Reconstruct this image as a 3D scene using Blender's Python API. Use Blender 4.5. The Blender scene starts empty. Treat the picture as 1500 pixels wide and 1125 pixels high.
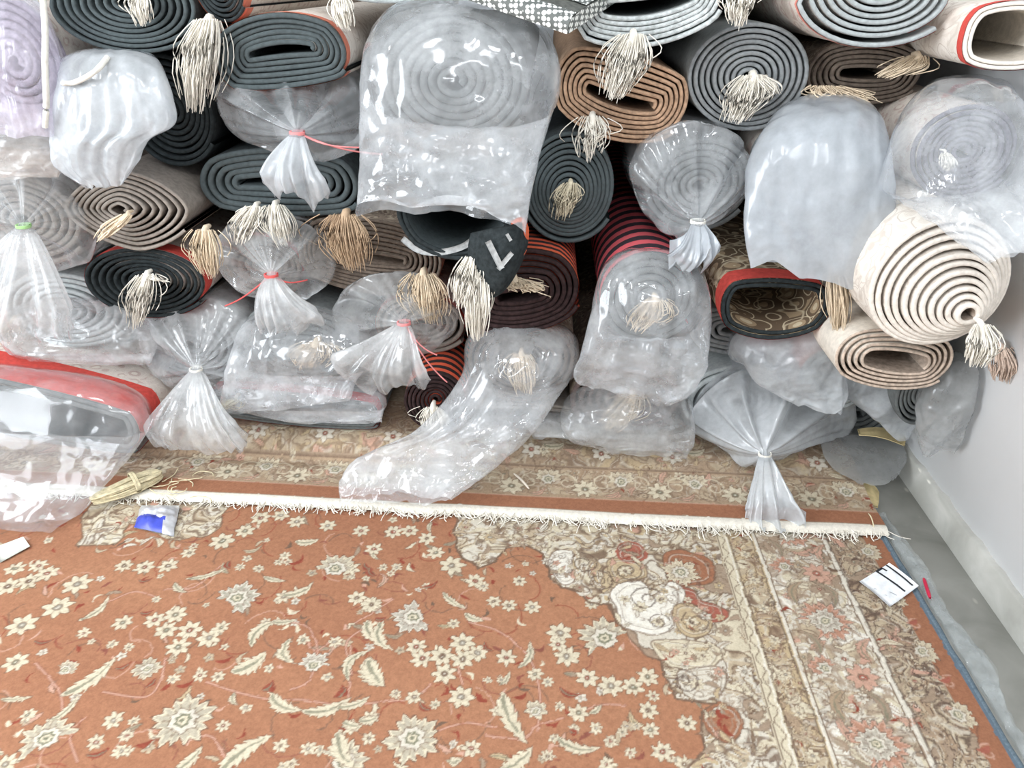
import bpy, math, random
import numpy as np

# ------------------------------------------------------------------ camera
IMG_W, IMG_H, F_PX = 1500.0, 1125.0, 1100.0
CAM_H = 1.25
PITCH = math.radians(28.4)            # looking down
YAW = math.atan(0.0472)               # looking slightly left of the carpet's long direction
scene = bpy.context.scene
COL = scene.collection
cam_d = bpy.data.cameras.new('camera')
cam = bpy.data.objects.new('camera', cam_d)
COL.objects.link(cam)
cam_d.sensor_width = 36.0
cam_d.lens = 36.0 * F_PX / IMG_W
cam_d.clip_start = 0.02
cam.location = (0, 0, CAM_H)
cam.rotation_euler = (math.pi / 2 - PITCH, 0, YAW)
scene.camera = cam

# ------------------------------------------------------------------ world, lamps, exposure
w = bpy.data.worlds.new('room_light')
scene.world = w
w.use_nodes = True
bgn = w.node_tree.nodes['Background']
bgn.inputs[0].default_value = (0.93, 0.97, 1.0, 1)
bgn.inputs[1].default_value = 0.80

def area_lamp(name, loc, target, sx, sy, power, col):
    d = bpy.data.lights.new(name, 'AREA')
    d.shape = 'RECTANGLE'; d.size = sx; d.size_y = sy; d.energy = power; d.color = col
    o = bpy.data.objects.new(name, d); COL.objects.link(o)
    o.location = loc
    dx, dy, dz = (target[i] - loc[i] for i in range(3))
    o.rotation_euler = (math.atan2(math.hypot(dx, dy), -dz), 0, math.atan2(dy, dx) - math.pi / 2)
    return o
def globe_lamp(name, loc, power, r=0.16, col=(0.98, 0.99, 1.0)):
    d = bpy.data.lights.new(name, 'POINT'); d.energy = power; d.shadow_soft_size = r; d.color = col
    o = bpy.data.objects.new(name, d); COL.objects.link(o); o.location = loc
    return o
# ceiling lamps plus one added wall fill, in front of and above the pile
globe_lamp('overhead_light', (-0.55, 0.15, 2.5), 42)
globe_lamp('overhead_light', (0.45, -0.1, 2.5), 40)
globe_lamp('overhead_light', (-1.6, 0.6, 2.5), 30)  # added at the left to light the right wall
# added area light from the left, put in to brighten the right wall
area_lamp('wall_fill', (-2.85, 0.1, 1.35), (1.0, 1.25, 0.4), 2.2, 2.0, 190, (0.93, 0.97, 1.0))
area_lamp('ceiling_tube', (0.1, -1.4, 2.75), (0.1, -1.2, 0), 1.3, 0.30, 30, (0.97, 0.99, 1.0))

vs = scene.view_settings
vs.view_transform = 'Standard'
vs.look = 'None'
vs.exposure = 0.14
vs.gamma = 1.0
vs.use_curve_mapping = False
try:
    scene.cycles.transparent_max_bounces = 24
except Exception:
    pass

# ------------------------------------------------------------------ pixel -> point helpers
cp, sp_ = math.cos(PITCH), math.sin(PITCH)
cy_, sy_ = math.cos(YAW), math.sin(YAW)
R_ = np.array([cy_, sy_, 0.0])
FW = np.array([-sy_ * cp, cy_ * cp, -sp_])
UP = np.array([-sy_ * sp_, cy_ * sp_, cp])
CAM = np.array([0, 0, CAM_H])

def ray(u, v):
    return FW + R_ * ((u - IMG_W / 2) / F_PX) + UP * (-(v - IMG_H / 2) / F_PX)

def PY(u, v, y):
    d = ray(u, v); return CAM + d * (y / d[1])

def PZ(u, v, z):
    d = ray(u, v); return CAM + d * ((z - CAM_H) / d[2])

def PX(u, v, x):
    d = ray(u, v); return CAM + d * (x / d[0])

def lin(c):
    c = np.asarray(c, float) / 255.0
    return np.where(c <= 0.04045, c / 12.92, ((c + 0.055) / 1.055) ** 2.4)

def L4(c):
    l = lin(c); return (float(l[0]), float(l[1]), float(l[2]), 1.0)

# ------------------------------------------------------------------ noise
_rng = np.random.default_rng(11)
_TAB = _rng.random(4096) * 2 - 1

def _h(i, j, k, s):
    return _TAB[(i * 73 + j * 1571 + k * 3001 + s * 911 + (i * j) * 17 + (j * k) * 29) % 4096]

def vnoise(p, s=0, smooth=False):
    p = np.asarray(p, float)
    f = np.floor(p).astype(int); t = p - f
    if smooth: t = t * t * (3 - 2 * t)
    out = 0
    for a in (0, 1):
        for b in (0, 1):
            for c in (0, 1):
                wgt = (t[..., 0] if a else 1 - t[..., 0]) * (t[..., 1] if b else 1 - t[..., 1]) * (t[..., 2] if c else 1 - t[..., 2])
                out = out + wgt * _h(f[..., 0] + a, f[..., 1] + b, f[..., 2] + c, s)
    return out

def crumple(p, scale, seed, aniso=(1, 1, 1), octs=3):
    """creased, faceted displacement in [-1,1] like handled plastic film"""
    p = np.asarray(p, float) / scale
    p = p * np.asarray(aniso)
    out = 0; a = 1.0; tot = 0
    rr = np.random.default_rng(seed)
    for o in range(octs):
        q = rr.normal(size=(3, 3)); q, _ = np.linalg.qr(q)
        pp = p @ q + rr.random(3) * 50
        wv = np.stack([vnoise(pp * 0.6 + 7 * k, seed + k, True) for k in range(3)], -1)
        n = vnoise(pp + 0.8 * wv, seed + o)
        out = out + a * (1 - 2 * np.abs(n) ** 0.8); tot += a
        a *= 0.5; p = p * 2.1
    return out / tot

# ------------------------------------------------------------------ mesh helpers
def build(name, verts, faces, mats, parent=None, smooth=True, midx=None):
    verts = np.asarray(verts, float).reshape(-1, 3)
    if parent is not None:
        verts = verts - np.array(parent['_org'])
    me = bpy.data.meshes.new(name)
    if isinstance(faces, np.ndarray) and faces.ndim == 2:
        n, k = faces.shape
        me.vertices.add(len(verts)); me.vertices.foreach_set('co', verts.astype(np.float32).ravel())
        me.loops.add(n * k); me.loops.foreach_set('vertex_index', faces.astype(np.int32).ravel())
        me.polygons.add(n); me.polygons.foreach_set('loop_start', np.arange(0, n * k, k, dtype=np.int32))
        me.update(calc_edges=True)
        me.validate()
    else:
        me.from_pydata([tuple(v) for v in verts], [], [tuple(f) for f in faces])
    if not isinstance(mats, (list, tuple)): mats = [mats]
    for m in mats: me.materials.append(m)
    if smooth: me.polygons.foreach_set('use_smooth', [True] * len(me.polygons))
    if midx is not None: me.polygons.foreach_set('material_index', list(map(int, midx)))
    o = bpy.data.objects.new(name, me)
    COL.objects.link(o)
    if parent is not None:
        o.parent = parent; o['_org'] = list(parent['_org'])
    return o

def thing(name, loc, label, cat, group=None):
    o = bpy.data.objects.new(name, None)
    COL.objects.link(o)
    o.empty_display_size = 0.05
    o.location = tuple(float(c) for c in loc)
    o['_org'] = [float(c) for c in loc]
    o['label'] = label; o['category'] = cat
    if group: o['group'] = group
    return o

def tag(o, label, cat, group=None):
    o['label'] = label; o['category'] = cat
    if group: o['group'] = group
    return o

def grid_faces(nr, nc, closed=False, off=0):
    r = np.arange(nr - 1)[:, None]; c = np.arange(nc if closed else nc - 1)[None, :]
    c2 = (c + 1) % nc
    a = r * nc + c; b = r * nc + c2; d = (r + 1) * nc + c; e = (r + 1) * nc + c2
    return np.stack([a, b, e, d], -1).reshape(-1, 4) + off

def box(c, s, rot=None):
    c = np.array(c, float); s = np.array(s, float) / 2
    v = np.array([[x, y, z] for x in (-1, 1) for y in (-1, 1) for z in (-1, 1)]) * s
    if rot is not None: v = v @ np.array(rot).T
    f = np.array([[0, 1, 3, 2], [4, 6, 7, 5], [0, 4, 5, 1], [2, 3, 7, 6], [0, 2, 6, 4], [1, 5, 7, 3]])
    return v + c, f

def join(parts):
    V = []; Fq = []; o = 0
    for v, f in parts:
        V.append(v); Fq.append(np.asarray(f) + o); o += len(v)
    return np.concatenate(V), np.concatenate(Fq)

def tube(path, rad, sides=5, cap=False):
    path = np.asarray(path, float); n = len(path)
    rad = np.broadcast_to(np.asarray(rad, float), (n,))
    t = np.gradient(path, axis=0); t /= np.linalg.norm(t, axis=1)[:, None] + 1e-9
    ref = np.where(np.abs(t[:, 2:3]) > 0.9, np.array([[1.0, 0, 0]]), np.array([[0, 0, 1.0]]))
    a = np.cross(t, ref); a /= np.linalg.norm(a, axis=1)[:, None] + 1e-9
    b = np.cross(t, a)
    ph = np.arange(sides) / sides * 2 * math.pi
    v = path[:, None, :] + rad[:, None, None] * (a[:, None, :] * np.cos(ph)[None, :, None] + b[:, None, :] * np.sin(ph)[None, :, None])
    return v.reshape(-1, 3), grid_faces(n, sides, True)

def crom(pts, n):
    """Catmull-Rom resample of rows of control values"""
    pts = np.asarray(pts, float); m = len(pts)
    t = np.linspace(0, m - 1, n); i = np.clip(np.floor(t).astype(int), 0, m - 2); f = (t - i)[:, None]
    g = lambda k: pts[np.clip(k, 0, m - 1)]
    p0, p1, p2, p3 = g(i - 1), g(i), g(i + 1), g(i + 2)
    return 0.5 * (2 * p1 + (p2 - p0) * f + (2 * p0 - 5 * p1 + 4 * p2 - p3) * f ** 2 + (3 * p1 - p0 - 3 * p2 + p3) * f ** 3)

# ------------------------------------------------------------------ materials
_M = {}
def _new(name):
    m = bpy.data.materials.new(name); m.use_nodes = True
    nt = m.node_tree
    return m, nt, nt.nodes['Principled BSDF']

def N(nt, t, **kw):
    n = nt.nodes.new(t)
    for k, v in kw.items(): setattr(n, k, v)
    return n

def coords(nt, scale=None):
    tc = N(nt, 'ShaderNodeTexCoord')
    if scale is None: return tc.outputs['Object']
    mp = N(nt, 'ShaderNodeMapping'); mp.inputs['Scale'].default_value = scale
    nt.links.new(tc.outputs['Object'], mp.inputs['Vector'])
    return mp.outputs['Vector']

def fabric(name, c1, c2=None, scale=90.0, rough=0.95, bump=0.35, bscale=420.0, spec=0.12):
    """woven / felted textile: two close tones in fine noise plus fibre relief"""
    if name in _M: return _M[name]
    m, nt, p = _new(name); lk = nt.links.new
    c2 = c2 or tuple(max(0, x * 0.82) for x in c1)
    n = N(nt, 'ShaderNodeTexNoise'); n.inputs['Scale'].default_value = scale; n.inputs['Detail'].default_value = 5
    lk(coords(nt), n.inputs['Vector'])
    r = N(nt, 'ShaderNodeValToRGB'); r.color_ramp.elements[0].position = 0.35; r.color_ramp.elements[1].position = 0.65
    r.color_ramp.elements[0].color = L4(c2); r.color_ramp.elements[1].color = L4(c1)
    lk(n.outputs['Fac'], r.inputs['Fac']); lk(r.outputs['Color'], p.inputs['Base Color'])
    p.inputs['Roughness'].default_value = rough; p.inputs['Specular IOR Level'].default_value = spec
    nb = N(nt, 'ShaderNodeTexNoise'); nb.inputs['Scale'].default_value = bscale; nb.inputs['Detail'].default_value = 3
    lk(coords(nt), nb.inputs['Vector'])
    b = N(nt, 'ShaderNodeBump'); b.inputs['Strength'].default_value = bump; b.inputs['Distance'].default_value = 0.003
    lk(nb.outputs['Fac'], b.inputs['Height']); lk(b.outputs['Normal'], p.inputs['Normal'])
    _M[name] = m; return m

def floral(name, base, c2, c3, scale=14.0):
    """far-too-fine woven floral pile: voronoi blossoms and curling noise lines"""
    if name in _M: return _M[name]
    m, nt, p = _new(name); lk = nt.links.new
    co = coords(nt)
    wn = N(nt, 'ShaderNodeTexNoise'); wn.inputs['Scale'].default_value = scale * 0.7; wn.inputs['Detail'].default_value = 3
    lk(co, wn.inputs['Vector'])
    va = N(nt, 'ShaderNodeVectorMath', operation='MULTIPLY_ADD')
    lk(wn.outputs['Color'], va.inputs[0]); va.inputs[1].default_value = (0.09,) * 3; lk(co, va.inputs[2])
    v = N(nt, 'ShaderNodeTexVoronoi'); v.inputs['Scale'].default_value = scale * 2.2; lk(va.outputs[0], v.inputs['Vector'])
    r1 = N(nt, 'ShaderNodeValToRGB'); r1.color_ramp.interpolation = 'CONSTANT'
    e = r1.color_ramp.elements
    e[0].position = 0; e[0].color = L4(c3); e[1].position = 0.2; e[1].color = L4(c2)
    for pos, c in ((0.36, base), (0.52, c3), (0.57, base), (0.75, c2)):
        x = e.new(pos); x.color = L4(c)
    lk(v.outputs['Distance'], r1.inputs['Fac'])
    n2 = N(nt, 'ShaderNodeTexNoise'); n2.inputs['Scale'].default_value = scale * 1.3; n2.inputs['Detail'].default_value = 2
    lk(va.outputs[0], n2.inputs['Vector'])
    r2 = N(nt, 'ShaderNodeValToRGB'); e = r2.color_ramp.elements
    e[0].position = 0.47; e[0].color = (0, 0, 0, 1); e[1].position = 0.5; e[1].color = (1, 1, 1, 1)
    x = e.new(0.53); x.color = (0, 0, 0, 1)
    lk(n2.outputs['Fac'], r2.inputs['Fac'])
    mx = N(nt, 'ShaderNodeMix', data_type='RGBA'); lk(r2.outputs['Color'], mx.inputs['Factor'])
    lk(r1.outputs['Color'], mx.inputs['A']); mx.inputs['B'].default_value = L4(c3)
    lk(mx.outputs['Result'], p.inputs['Base Color'])
    p.inputs['Roughness'].default_value = 0.95; p.inputs['Specular IOR Level'].default_value = 0.1
    nb = N(nt, 'ShaderNodeTexNoise'); nb.inputs['Scale'].default_value = 300
    lk(co, nb.inputs['Vector'])
    b = N(nt, 'ShaderNodeBump'); b.inputs['Strength'].default_value = 0.4; b.inputs['Distance'].default_value = 0.003
    lk(nb.outputs['Fac'], b.inputs['Height']); lk(b.outputs['Normal'], p.inputs['Normal'])
    _M[name] = m; return m

def striped(name, ca, cb, period=0.05):
    """pile woven in stripes that run round the roll"""
    if name in _M: return _M[name]
    m, nt, p = _new(name); lk = nt.links.new
    wv = N(nt, 'ShaderNodeTexWave', bands_direction='Y', wave_profile='SIN')
    wv.inputs['Scale'].default_value = 0.314 / period; wv.inputs['Distortion'].default_value = 0.5
    wv.inputs['Detail'].default_value = 1; wv.inputs['Detail Scale'].default_value = 3
    lk(coords(nt), wv.inputs['Vector'])
    r = N(nt, 'ShaderNodeValToRGB'); e = r.color_ramp.elements
    e[0].position = 0.48; e[0].color = L4(cb); e[1].position = 0.54; e[1].color = L4(ca)
    lk(wv.outputs['Fac'], r.inputs['Fac']); lk(r.outputs['Color'], p.inputs['Base Color'])
    p.inputs['Roughness'].default_value = 0.9; p.inputs['Specular IOR Level'].default_value = 0.15
    _M[name] = m; return m

def film(name, opacity, tint=(236, 240, 243), rough=0.16, cloud=0.5, bump=0.5):
    """thin polythene: mostly clear, a little milky scatter, glossy on both faces"""
    if name in _M: return _M[name]
    m, nt, p = _new(name); lk = nt.links.new
    nt.nodes.remove(p)
    out = nt.nodes['Material Output']
    nz = N(nt, 'ShaderNodeTexNoise'); nz.inputs['Scale'].default_value = 9; nz.inputs['Detail'].default_value = 6
    nz.inputs['Roughness'].default_value = 0.65
    lk(coords(nt), nz.inputs['Vector'])
    mr = N(nt, 'ShaderNodeMapRange'); mr.inputs['From Min'].default_value = 0.3; mr.inputs['From Max'].default_value = 0.7
    mr.inputs['To Min'].default_value = opacity * (1 - cloud); mr.inputs['To Max'].default_value = min(1.0, opacity * (1 + cloud))
    lk(nz.outputs['Fac'], mr.inputs['Value'])
    nb = N(nt, 'ShaderNodeTexNoise', noise_type='RIDGED_MULTIFRACTAL'); nb.inputs['Scale'].default_value = 13; nb.inputs['Detail'].default_value = 3
    nb.inputs['Distortion'].default_value = 0.6
    lk(coords(nt), nb.inputs['Vector'])
    bp = N(nt, 'ShaderNodeBump'); bp.inputs['Strength'].default_value = bump; bp.inputs['Distance'].default_value = 0.007
    lk(nb.outputs['Fac'], bp.inputs['Height'])
    df = N(nt, 'ShaderNodeBsdfDiffuse'); df.inputs['Color'].default_value = L4(tint); lk(bp.outputs['Normal'], df.inputs['Normal'])
    tl = N(nt, 'ShaderNodeBsdfTranslucent'); tl.inputs['Color'].default_value = L4(tint); lk(bp.outputs['Normal'], tl.inputs['Normal'])
    ms = N(nt, 'ShaderNodeMixShader'); ms.inputs[0].default_value = 0.35; lk(df.outputs[0], ms.inputs[1]); lk(tl.outputs[0], ms.inputs[2])
    tr = N(nt, 'ShaderNodeBsdfTransparent'); tr.inputs['Color'].default_value = (0.97, 0.975, 0.98, 1)
    m1 = N(nt, 'ShaderNodeMixShader'); lk(mr.outputs[0], m1.inputs[0]); lk(tr.outputs[0], m1.inputs[1]); lk(ms.outputs[0], m1.inputs[2])
    gl = N(nt, 'ShaderNodeBsdfGlossy'); gl.inputs['Roughness'].default_value = rough; lk(bp.outputs['Normal'], gl.inputs['Normal'])
    gl.inputs['Color'].default_value = (0.95, 0.97, 1, 1)
    geo = N(nt, 'ShaderNodeNewGeometry')
    im = N(nt, 'ShaderNodeMapRange'); im.inputs['To Min'].default_value = 1.5; im.inputs['To Max'].default_value = 1 / 1.5
    lk(geo.outputs['Backfacing'], im.inputs['Value'])
    fr = N(nt, 'ShaderNodeFresnel'); lk(im.outputs[0], fr.inputs['IOR']); lk(bp.outputs['Normal'], fr.inputs['Normal'])
    m2 = N(nt, 'ShaderNodeMixShader'); lk(fr.outputs[0], m2.inputs[0]); lk(m1.outputs[0], m2.inputs[1]); lk(gl.outputs[0], m2.inputs[2])
    lk(m2.outputs[0], out.inputs['Surface'])
    _M[name] = m; return m

def plain(name, c, rough=0.6, spec=0.3, metal=0.0):
    if name in _M: return _M[name]
    m, nt, p = _new(name); lk = nt.links.new
    n = N(nt, 'ShaderNodeTexNoise'); n.inputs['Scale'].default_value = 60; n.inputs['Detail'].default_value = 4
    lk(coords(nt), n.inputs['Vector'])
    r = N(nt, 'ShaderNodeValToRGB'); r.color_ramp.elements[0].color = L4(tuple(x * 0.9 for x in c)); r.color_ramp.elements[1].color = L4(c)
    r.color_ramp.elements[0].position = 0.3; r.color_ramp.elements[1].position = 0.6
    lk(n.outputs['Fac'], r.inputs['Fac']); lk(r.outputs['Color'], p.inputs['Base Color'])
    p.inputs['Roughness'].default_value = rough; p.inputs['Specular IOR Level'].default_value = spec; p.inputs['Metallic'].default_value = metal
    _M[name] = m; return m

def woven_print(name):
    """carpet pile coloured by its woven design (colour attribute) with fibre grain"""
    if name in _M: return _M[name]
    m, nt, p = _new(name); lk = nt.links.new
    at = N(nt, 'ShaderNodeAttribute'); at.attribute_name = 'design'
    n = N(nt, 'ShaderNodeTexNoise'); n.inputs['Scale'].default_value = 230; n.inputs['Detail'].default_value = 3
    lk(coords(nt), n.inputs['Vector'])
    mr = N(nt, 'ShaderNodeMapRange'); mr.inputs['To Min'].default_value = 0.8; mr.inputs['To Max'].default_value = 1.2
    lk(n.outputs['Fac'], mr.inputs['Value'])
    mx = N(nt, 'ShaderNodeVectorMath', operation='SCALE'); lk(at.outputs['Color'], mx.inputs[0]); lk(mr.outputs[0], mx.inputs['Scale'])
    lk(mx.outputs[0], p.inputs['Base Color'])
    p.inputs['Roughness'].default_value = 0.92; p.inputs['Specular IOR Level'].default_value = 0.12
    b = N(nt, 'ShaderNodeBump'); b.inputs['Strength'].default_value = 0.3; b.inputs['Distance'].default_value = 0.002
    lk(n.outputs['Fac'], b.inputs['Height']); lk(b.outputs['Normal'], p.inputs['Normal'])
    _M[name] = m; return m
# ------------------------------------------------------------------ structure
EDGE_X = float(np.mean([PZ(1293, 779, 0.012)[0], PZ(1396, 950, 0.012)[0], PZ(1497, 1122, 0.012)[0]]))   # right edge of the big carpet
WALL_X = EDGE_X + 0.164
BACK_Y = 3.9
SKIRT_H = 0.085

def stone_mat():
    m, nt, p = _new('grey_stone'); lk = nt.links.new
    co = coords(nt)
    n = N(nt, 'ShaderNodeTexNoise'); n.inputs['Scale'].default_value = 7; n.inputs['Detail'].default_value = 8; n.inputs['Distortion'].default_value = 0.8
    lk(co, n.inputs['Vector'])
    r = N(nt, 'ShaderNodeValToRGB'); e = r.color_ramp.elements
    e[0].position = 0.3; e[0].color = L4((150, 150, 144)); e[1].position = 0.72; e[1].color = L4((188, 188, 183))
    lk(n.outputs['Fac'], r.inputs['Fac'])
    # plaster splashes: stretched spots
    mp = N(nt, 'ShaderNodeMapping'); mp.inputs['Scale'].default_value = (14, 7, 22); mp.inputs['Rotation'].default_value = (0.7, 0.2, 0.3)
    lk(co, mp.inputs['Vector'])
    v = N(nt, 'ShaderNodeTexVoronoi'); v.inputs['Scale'].default_value = 1.0; lk(mp.outputs[0], v.inputs['Vector'])
    r2 = N(nt, 'ShaderNodeValToRGB'); e = r2.color_ramp.elements
    e[0].position = 0.07; e[0].color = (1, 1, 1, 1); e[1].position = 0.11; e[1].color = (0, 0, 0, 1)
    lk(v.outputs['Distance'], r2.inputs['Fac'])
    mx = N(nt, 'ShaderNodeMix', data_type='RGBA'); lk(r2.outputs['Color'], mx.inputs['Factor']); lk(r.outputs['Color'], mx.inputs['A'])
    mx.inputs['B'].default_value = L4((214, 212, 204)); lk(mx.outputs['Result'], p.inputs['Base Color'])
    p.inputs['Roughness'].default_value = 0.45; p.inputs['Specular IOR Level'].default_value = 0.35
    return m

def plaster_mat():
    m, nt, p = _new('white_plaster'); lk = nt.links.new
    n = N(nt, 'ShaderNodeTexNoise'); n.inputs['Scale'].default_value = 4; n.inputs['Detail'].default_value = 6
    lk(coords(nt), n.inputs['Vector'])
    r = N(nt, 'ShaderNodeValToRGB'); e = r.color_ramp.elements
    e[0].position = 0.3; e[0].color = L4((236, 239, 242)); e[1].position = 0.7; e[1].color = L4((242, 245, 248))
    lk(n.outputs['Fac'], r.inputs['Fac']); lk(r.outputs['Color'], p.inputs['Base Color'])
    p.inputs['Roughness'].default_value = 0.7
    b = N(nt, 'ShaderNodeBump'); b.inputs['Strength'].default_value = 0.12; lk(n.outputs['Fac'], b.inputs['Height']); lk(b.outputs['Normal'], p.inputs['Normal'])
    return m

STONE = stone_mat(); PLASTER = plaster_mat()

def struct(name, v, f, m, smooth=False):
    o = build(name, v, f, m, smooth=smooth); o['kind'] = 'structure'; return o

struct('floor', *box((-0.9, 1.2, -0.03), (4.4, 5.6, 0.06)), STONE)
struct('wall_right', *box((WALL_X + 0.08, 1.2, 1.45), (0.16, 5.6, 2.9)), PLASTER)
struct('wall_back', *box((-0.9, BACK_Y + 0.08, 1.45), (4.4, 0.16, 2.9)), PLASTER)
struct('wall_left', *box((-3.02, 1.2, 1.45), (0.16, 5.6, 2.9)), PLASTER)
# stone skirting, its top edge smeared unevenly with wall plaster
ny = 160
ys = np.linspace(-1.5, BACK_Y, ny)
rr = np.random.default_rng(4)
top = SKIRT_H + 0.004 * vnoise(np.stack([ys * 26, ys * 0, ys * 0], -1), 3) + 0.003 * vnoise(np.stack([ys * 70, ys * 0, ys * 0], -1), 5)
prof = []
for i, y in enumerate(ys):
    x0 = WALL_X - 0.014
    prof += [(x0, y, 0.0), (x0, y, top[i] - 0.004), (x0 + 0.004, y, top[i]), (WALL_X + 0.002, y, top[i] + 0.003)]
struct('baseboard_right', prof, grid_faces(ny, 4), STONE)

# ------------------------------------------------------------------ woven designs (colour canvases)
C = {k: lin(v) for k, v in dict(
    terra=(142, 98, 75), terra2=(154, 111, 85), terrad=(124, 76, 64), cream=(188, 178, 156), white=(206, 201, 190), beige=(168, 153, 130),
    tan=(152, 132, 110), brown=(104, 84, 70), dbrown=(86, 70, 62), grey=(136, 130, 118), green=(116, 114, 96), rust=(128, 66, 52),
    red=(146, 88, 74), blue=(92, 106, 118), gold=(172, 154, 124), pink=(178, 142, 124), ivory=(188, 181, 167), taupe=(144, 126, 108)).items()}

class Canvas:
    def __init__(s, x0, x1, y0, y1, res, base):
        s.x0, s.y0, s.res = x0, y0, res
        s.nx = int(round((x1 - x0) / res)) + 1; s.ny = int(round((y1 - y0) / res)) + 1
        s.a = np.empty((s.ny, s.nx, 3)); s.a[:] = base
        s.X = x0 + np.arange(s.nx) * res; s.Y = y0 + np.arange(s.ny) * res
    def win(s, cx, cy, r):
        i0 = max(0, int((cx - r - s.x0) / s.res)); i1 = min(s.nx, int((cx + r - s.x0) / s.res) + 2)
        j0 = max(0, int((cy - r - s.y0) / s.res)); j1 = min(s.ny, int((cy + r - s.y0) / s.res) + 2)
        if i1 <= i0 or j1 <= j0: return None
        return (slice(j0, j1), slice(i0, i1)), s.X[None, i0:i1] - cx, s.Y[j0:j1, None] - cy
    def put(s, sl, sdf, col, soft=None, op=1.0):
        soft = soft or s.res * 0.9
        k = np.clip(0.5 - sdf / soft, 0, 1)[..., None] * op
        s.a[sl] = s.a[sl] * (1 - k) + np.asarray(col) * k

    # -- motifs -------------------------------------------------
    def star(s, cx, cy, R, n=7, rot=0.0, col='cream', out='brown', cen='green', sharp=0.45):
        w = s.win(cx, cy, R * 1.25)
        if not w: return
        sl, dx, dy = w
        r = np.hypot(dx, dy); ph = np.arctan2(dy, dx) + rot
        t = np.abs(((ph * n / (2 * math.pi)) % 1) - 0.5) * 2          # 0 tip .. 1 valley
        rp = R * (1 - sharp * t ** 1.1)
        if out: s.put(sl, r - rp - R * 0.10, C[out], op=0.75)
        s.put(sl, r - rp, C[col])
        s.put(sl, np.maximum(np.abs(t - 1) * r * 0.5 - s.res * 0.35, np.maximum(R * 0.28 - r, r - R * 0.6)), C['taupe'], op=0.6)
        s.put(sl, r - R * 0.30, C['brown'], op=0.8)
        s.put(sl, r - R * 0.20, C[cen])
        s.put(sl, r - R * 0.08, C['ivory'])
    def palmette(s, cx, cy, R, rot=0.0, fan=math.pi, col='cream', mid='grey', n=15):
        w = s.win(cx, cy, R * 1.3)
        if not w: return
        sl, dx, dy = w
        r = np.hypot(dx, dy); ph = (np.arctan2(dy, dx) - rot + math.pi) % (2 * math.pi) - math.pi
        saw = np.abs(((ph * n / (2 * math.pi)) % 1) - 0.5) * 2
        big = np.abs(((ph * (n // 3) / (2 * math.pi)) % 1) - 0.5) * 2
        rp = R * (1 - 0.22 * saw - 0.22 * big) * np.where(np.abs(ph) < fan, 1.0, 0.42)
        s.put(sl, r - rp - R * 0.06, C['dbrown'], op=0.7)
        s.put(sl, r - rp, C[col])
        s.put(sl, np.maximum((1 - saw) * -1 + 0.74, 0) * 0.02 + np.maximum(R * 0.3 - r, r - rp * 0.92) , C[mid], op=0.55)
        s.put(sl, np.maximum(np.abs(saw - 0.9) * r * 0.3 - s.res * 0.5, np.maximum(R * 0.34 - r, r - rp * 0.85)), C['brown'], op=0.7)
        rin = R * (0.46 - 0.10 * np.abs(np.sin(ph * n / 4)))
        s.put(sl, r - rin - R * 0.04, C['brown'], op=0.8)
        s.put(sl, r - rin, C['ivory'])
        s.put(sl, r - rin * 0.62, C['green'])
        s.put(sl, np.abs(r - rin * 0.3) - R * 0.04, C['cream'])
    def leaf(s, cx, cy, L, W, rot=0.0, bend=0.0, col='cream', out='brown', serr=0.28, n=7, rib='green'):
        w = s.win(cx, cy, L * 0.65 + W)
        if not w: return
        sl, dx, dy = w
        c, q = math.cos(rot), math.sin(rot)
        x = (dx * c + dy * q) / L + 0.5; y = -dx * q + dy * c
        y = y - bend * L * (x - 0.5) ** 2
        xx = np.clip(x, 0, 1)
        prof = np.sin(math.pi * xx ** 0.8) ** 0.8 * (1 - serr * ((xx * n + np.abs(y) / max(W, 1e-6) * 0.8) % 1))
        sd = np.maximum(np.abs(y) - W * 0.5 * prof, np.maximum(-x, x - 1) * L)
        if out: s.put(sl, sd - 0.0022, C[out], op=0.7)
        s.put(sl, sd, C[col])
        if W > 0.012:
            s.put(sl, np.maximum(np.abs(y) - W * 0.10 * (1 - xx) - s.res * 0.3, np.maximum(0.05 - x, x - 0.85) * L), C[rib], op=0.8)
            k = np.abs(((xx * n + np.abs(y) / W * 1.2) % 1) - 0.5)
            s.put(sl, np.maximum(0.4 - k, 0) * 0.03 + np.maximum(sd + W * 0.06, 0), C[rib], op=0.35)
    def line(s, pts, wd, col, op=0.8):
        pts = np.asarray(pts, float)
        cx, cy = pts.mean(0); R = np.abs(pts - [cx, cy]).max() + wd * 2 + s.res
        w = s.win(cx, cy, R)
        if not w: return
        sl, dx, dy = w
        dx = dx + cx; dy = dy + cy
        best = None
        for (ax, ay), (bx, by) in zip(pts[:-1], pts[1:]):
            ex, ey = bx - ax, by - ay; l2 = ex * ex + ey * ey + 1e-12
            t = np.clip(((dx - ax) * ex + (dy - ay) * ey) / l2, 0, 1)
            d = np.hypot(dx - ax - t * ex, dy - ay - t * ey)
            best = d if best is None else np.minimum(best, d)
        s.put(sl, best - wd / 2, C[col], op=op)
    def curl(s, cx, cy, R, rot, turns=1.3, wd=0.003, col='brown', op=0.75, flip=1):
        t = np.linspace(0, 1, 22)
        a = rot + flip * t * turns * 2 * math.pi; r = R * (1 - 0.85 * t)
        s.line(np.stack([cx + r * np.cos(a), cy + r * np.sin(a)], -1), wd, col, op)
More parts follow.
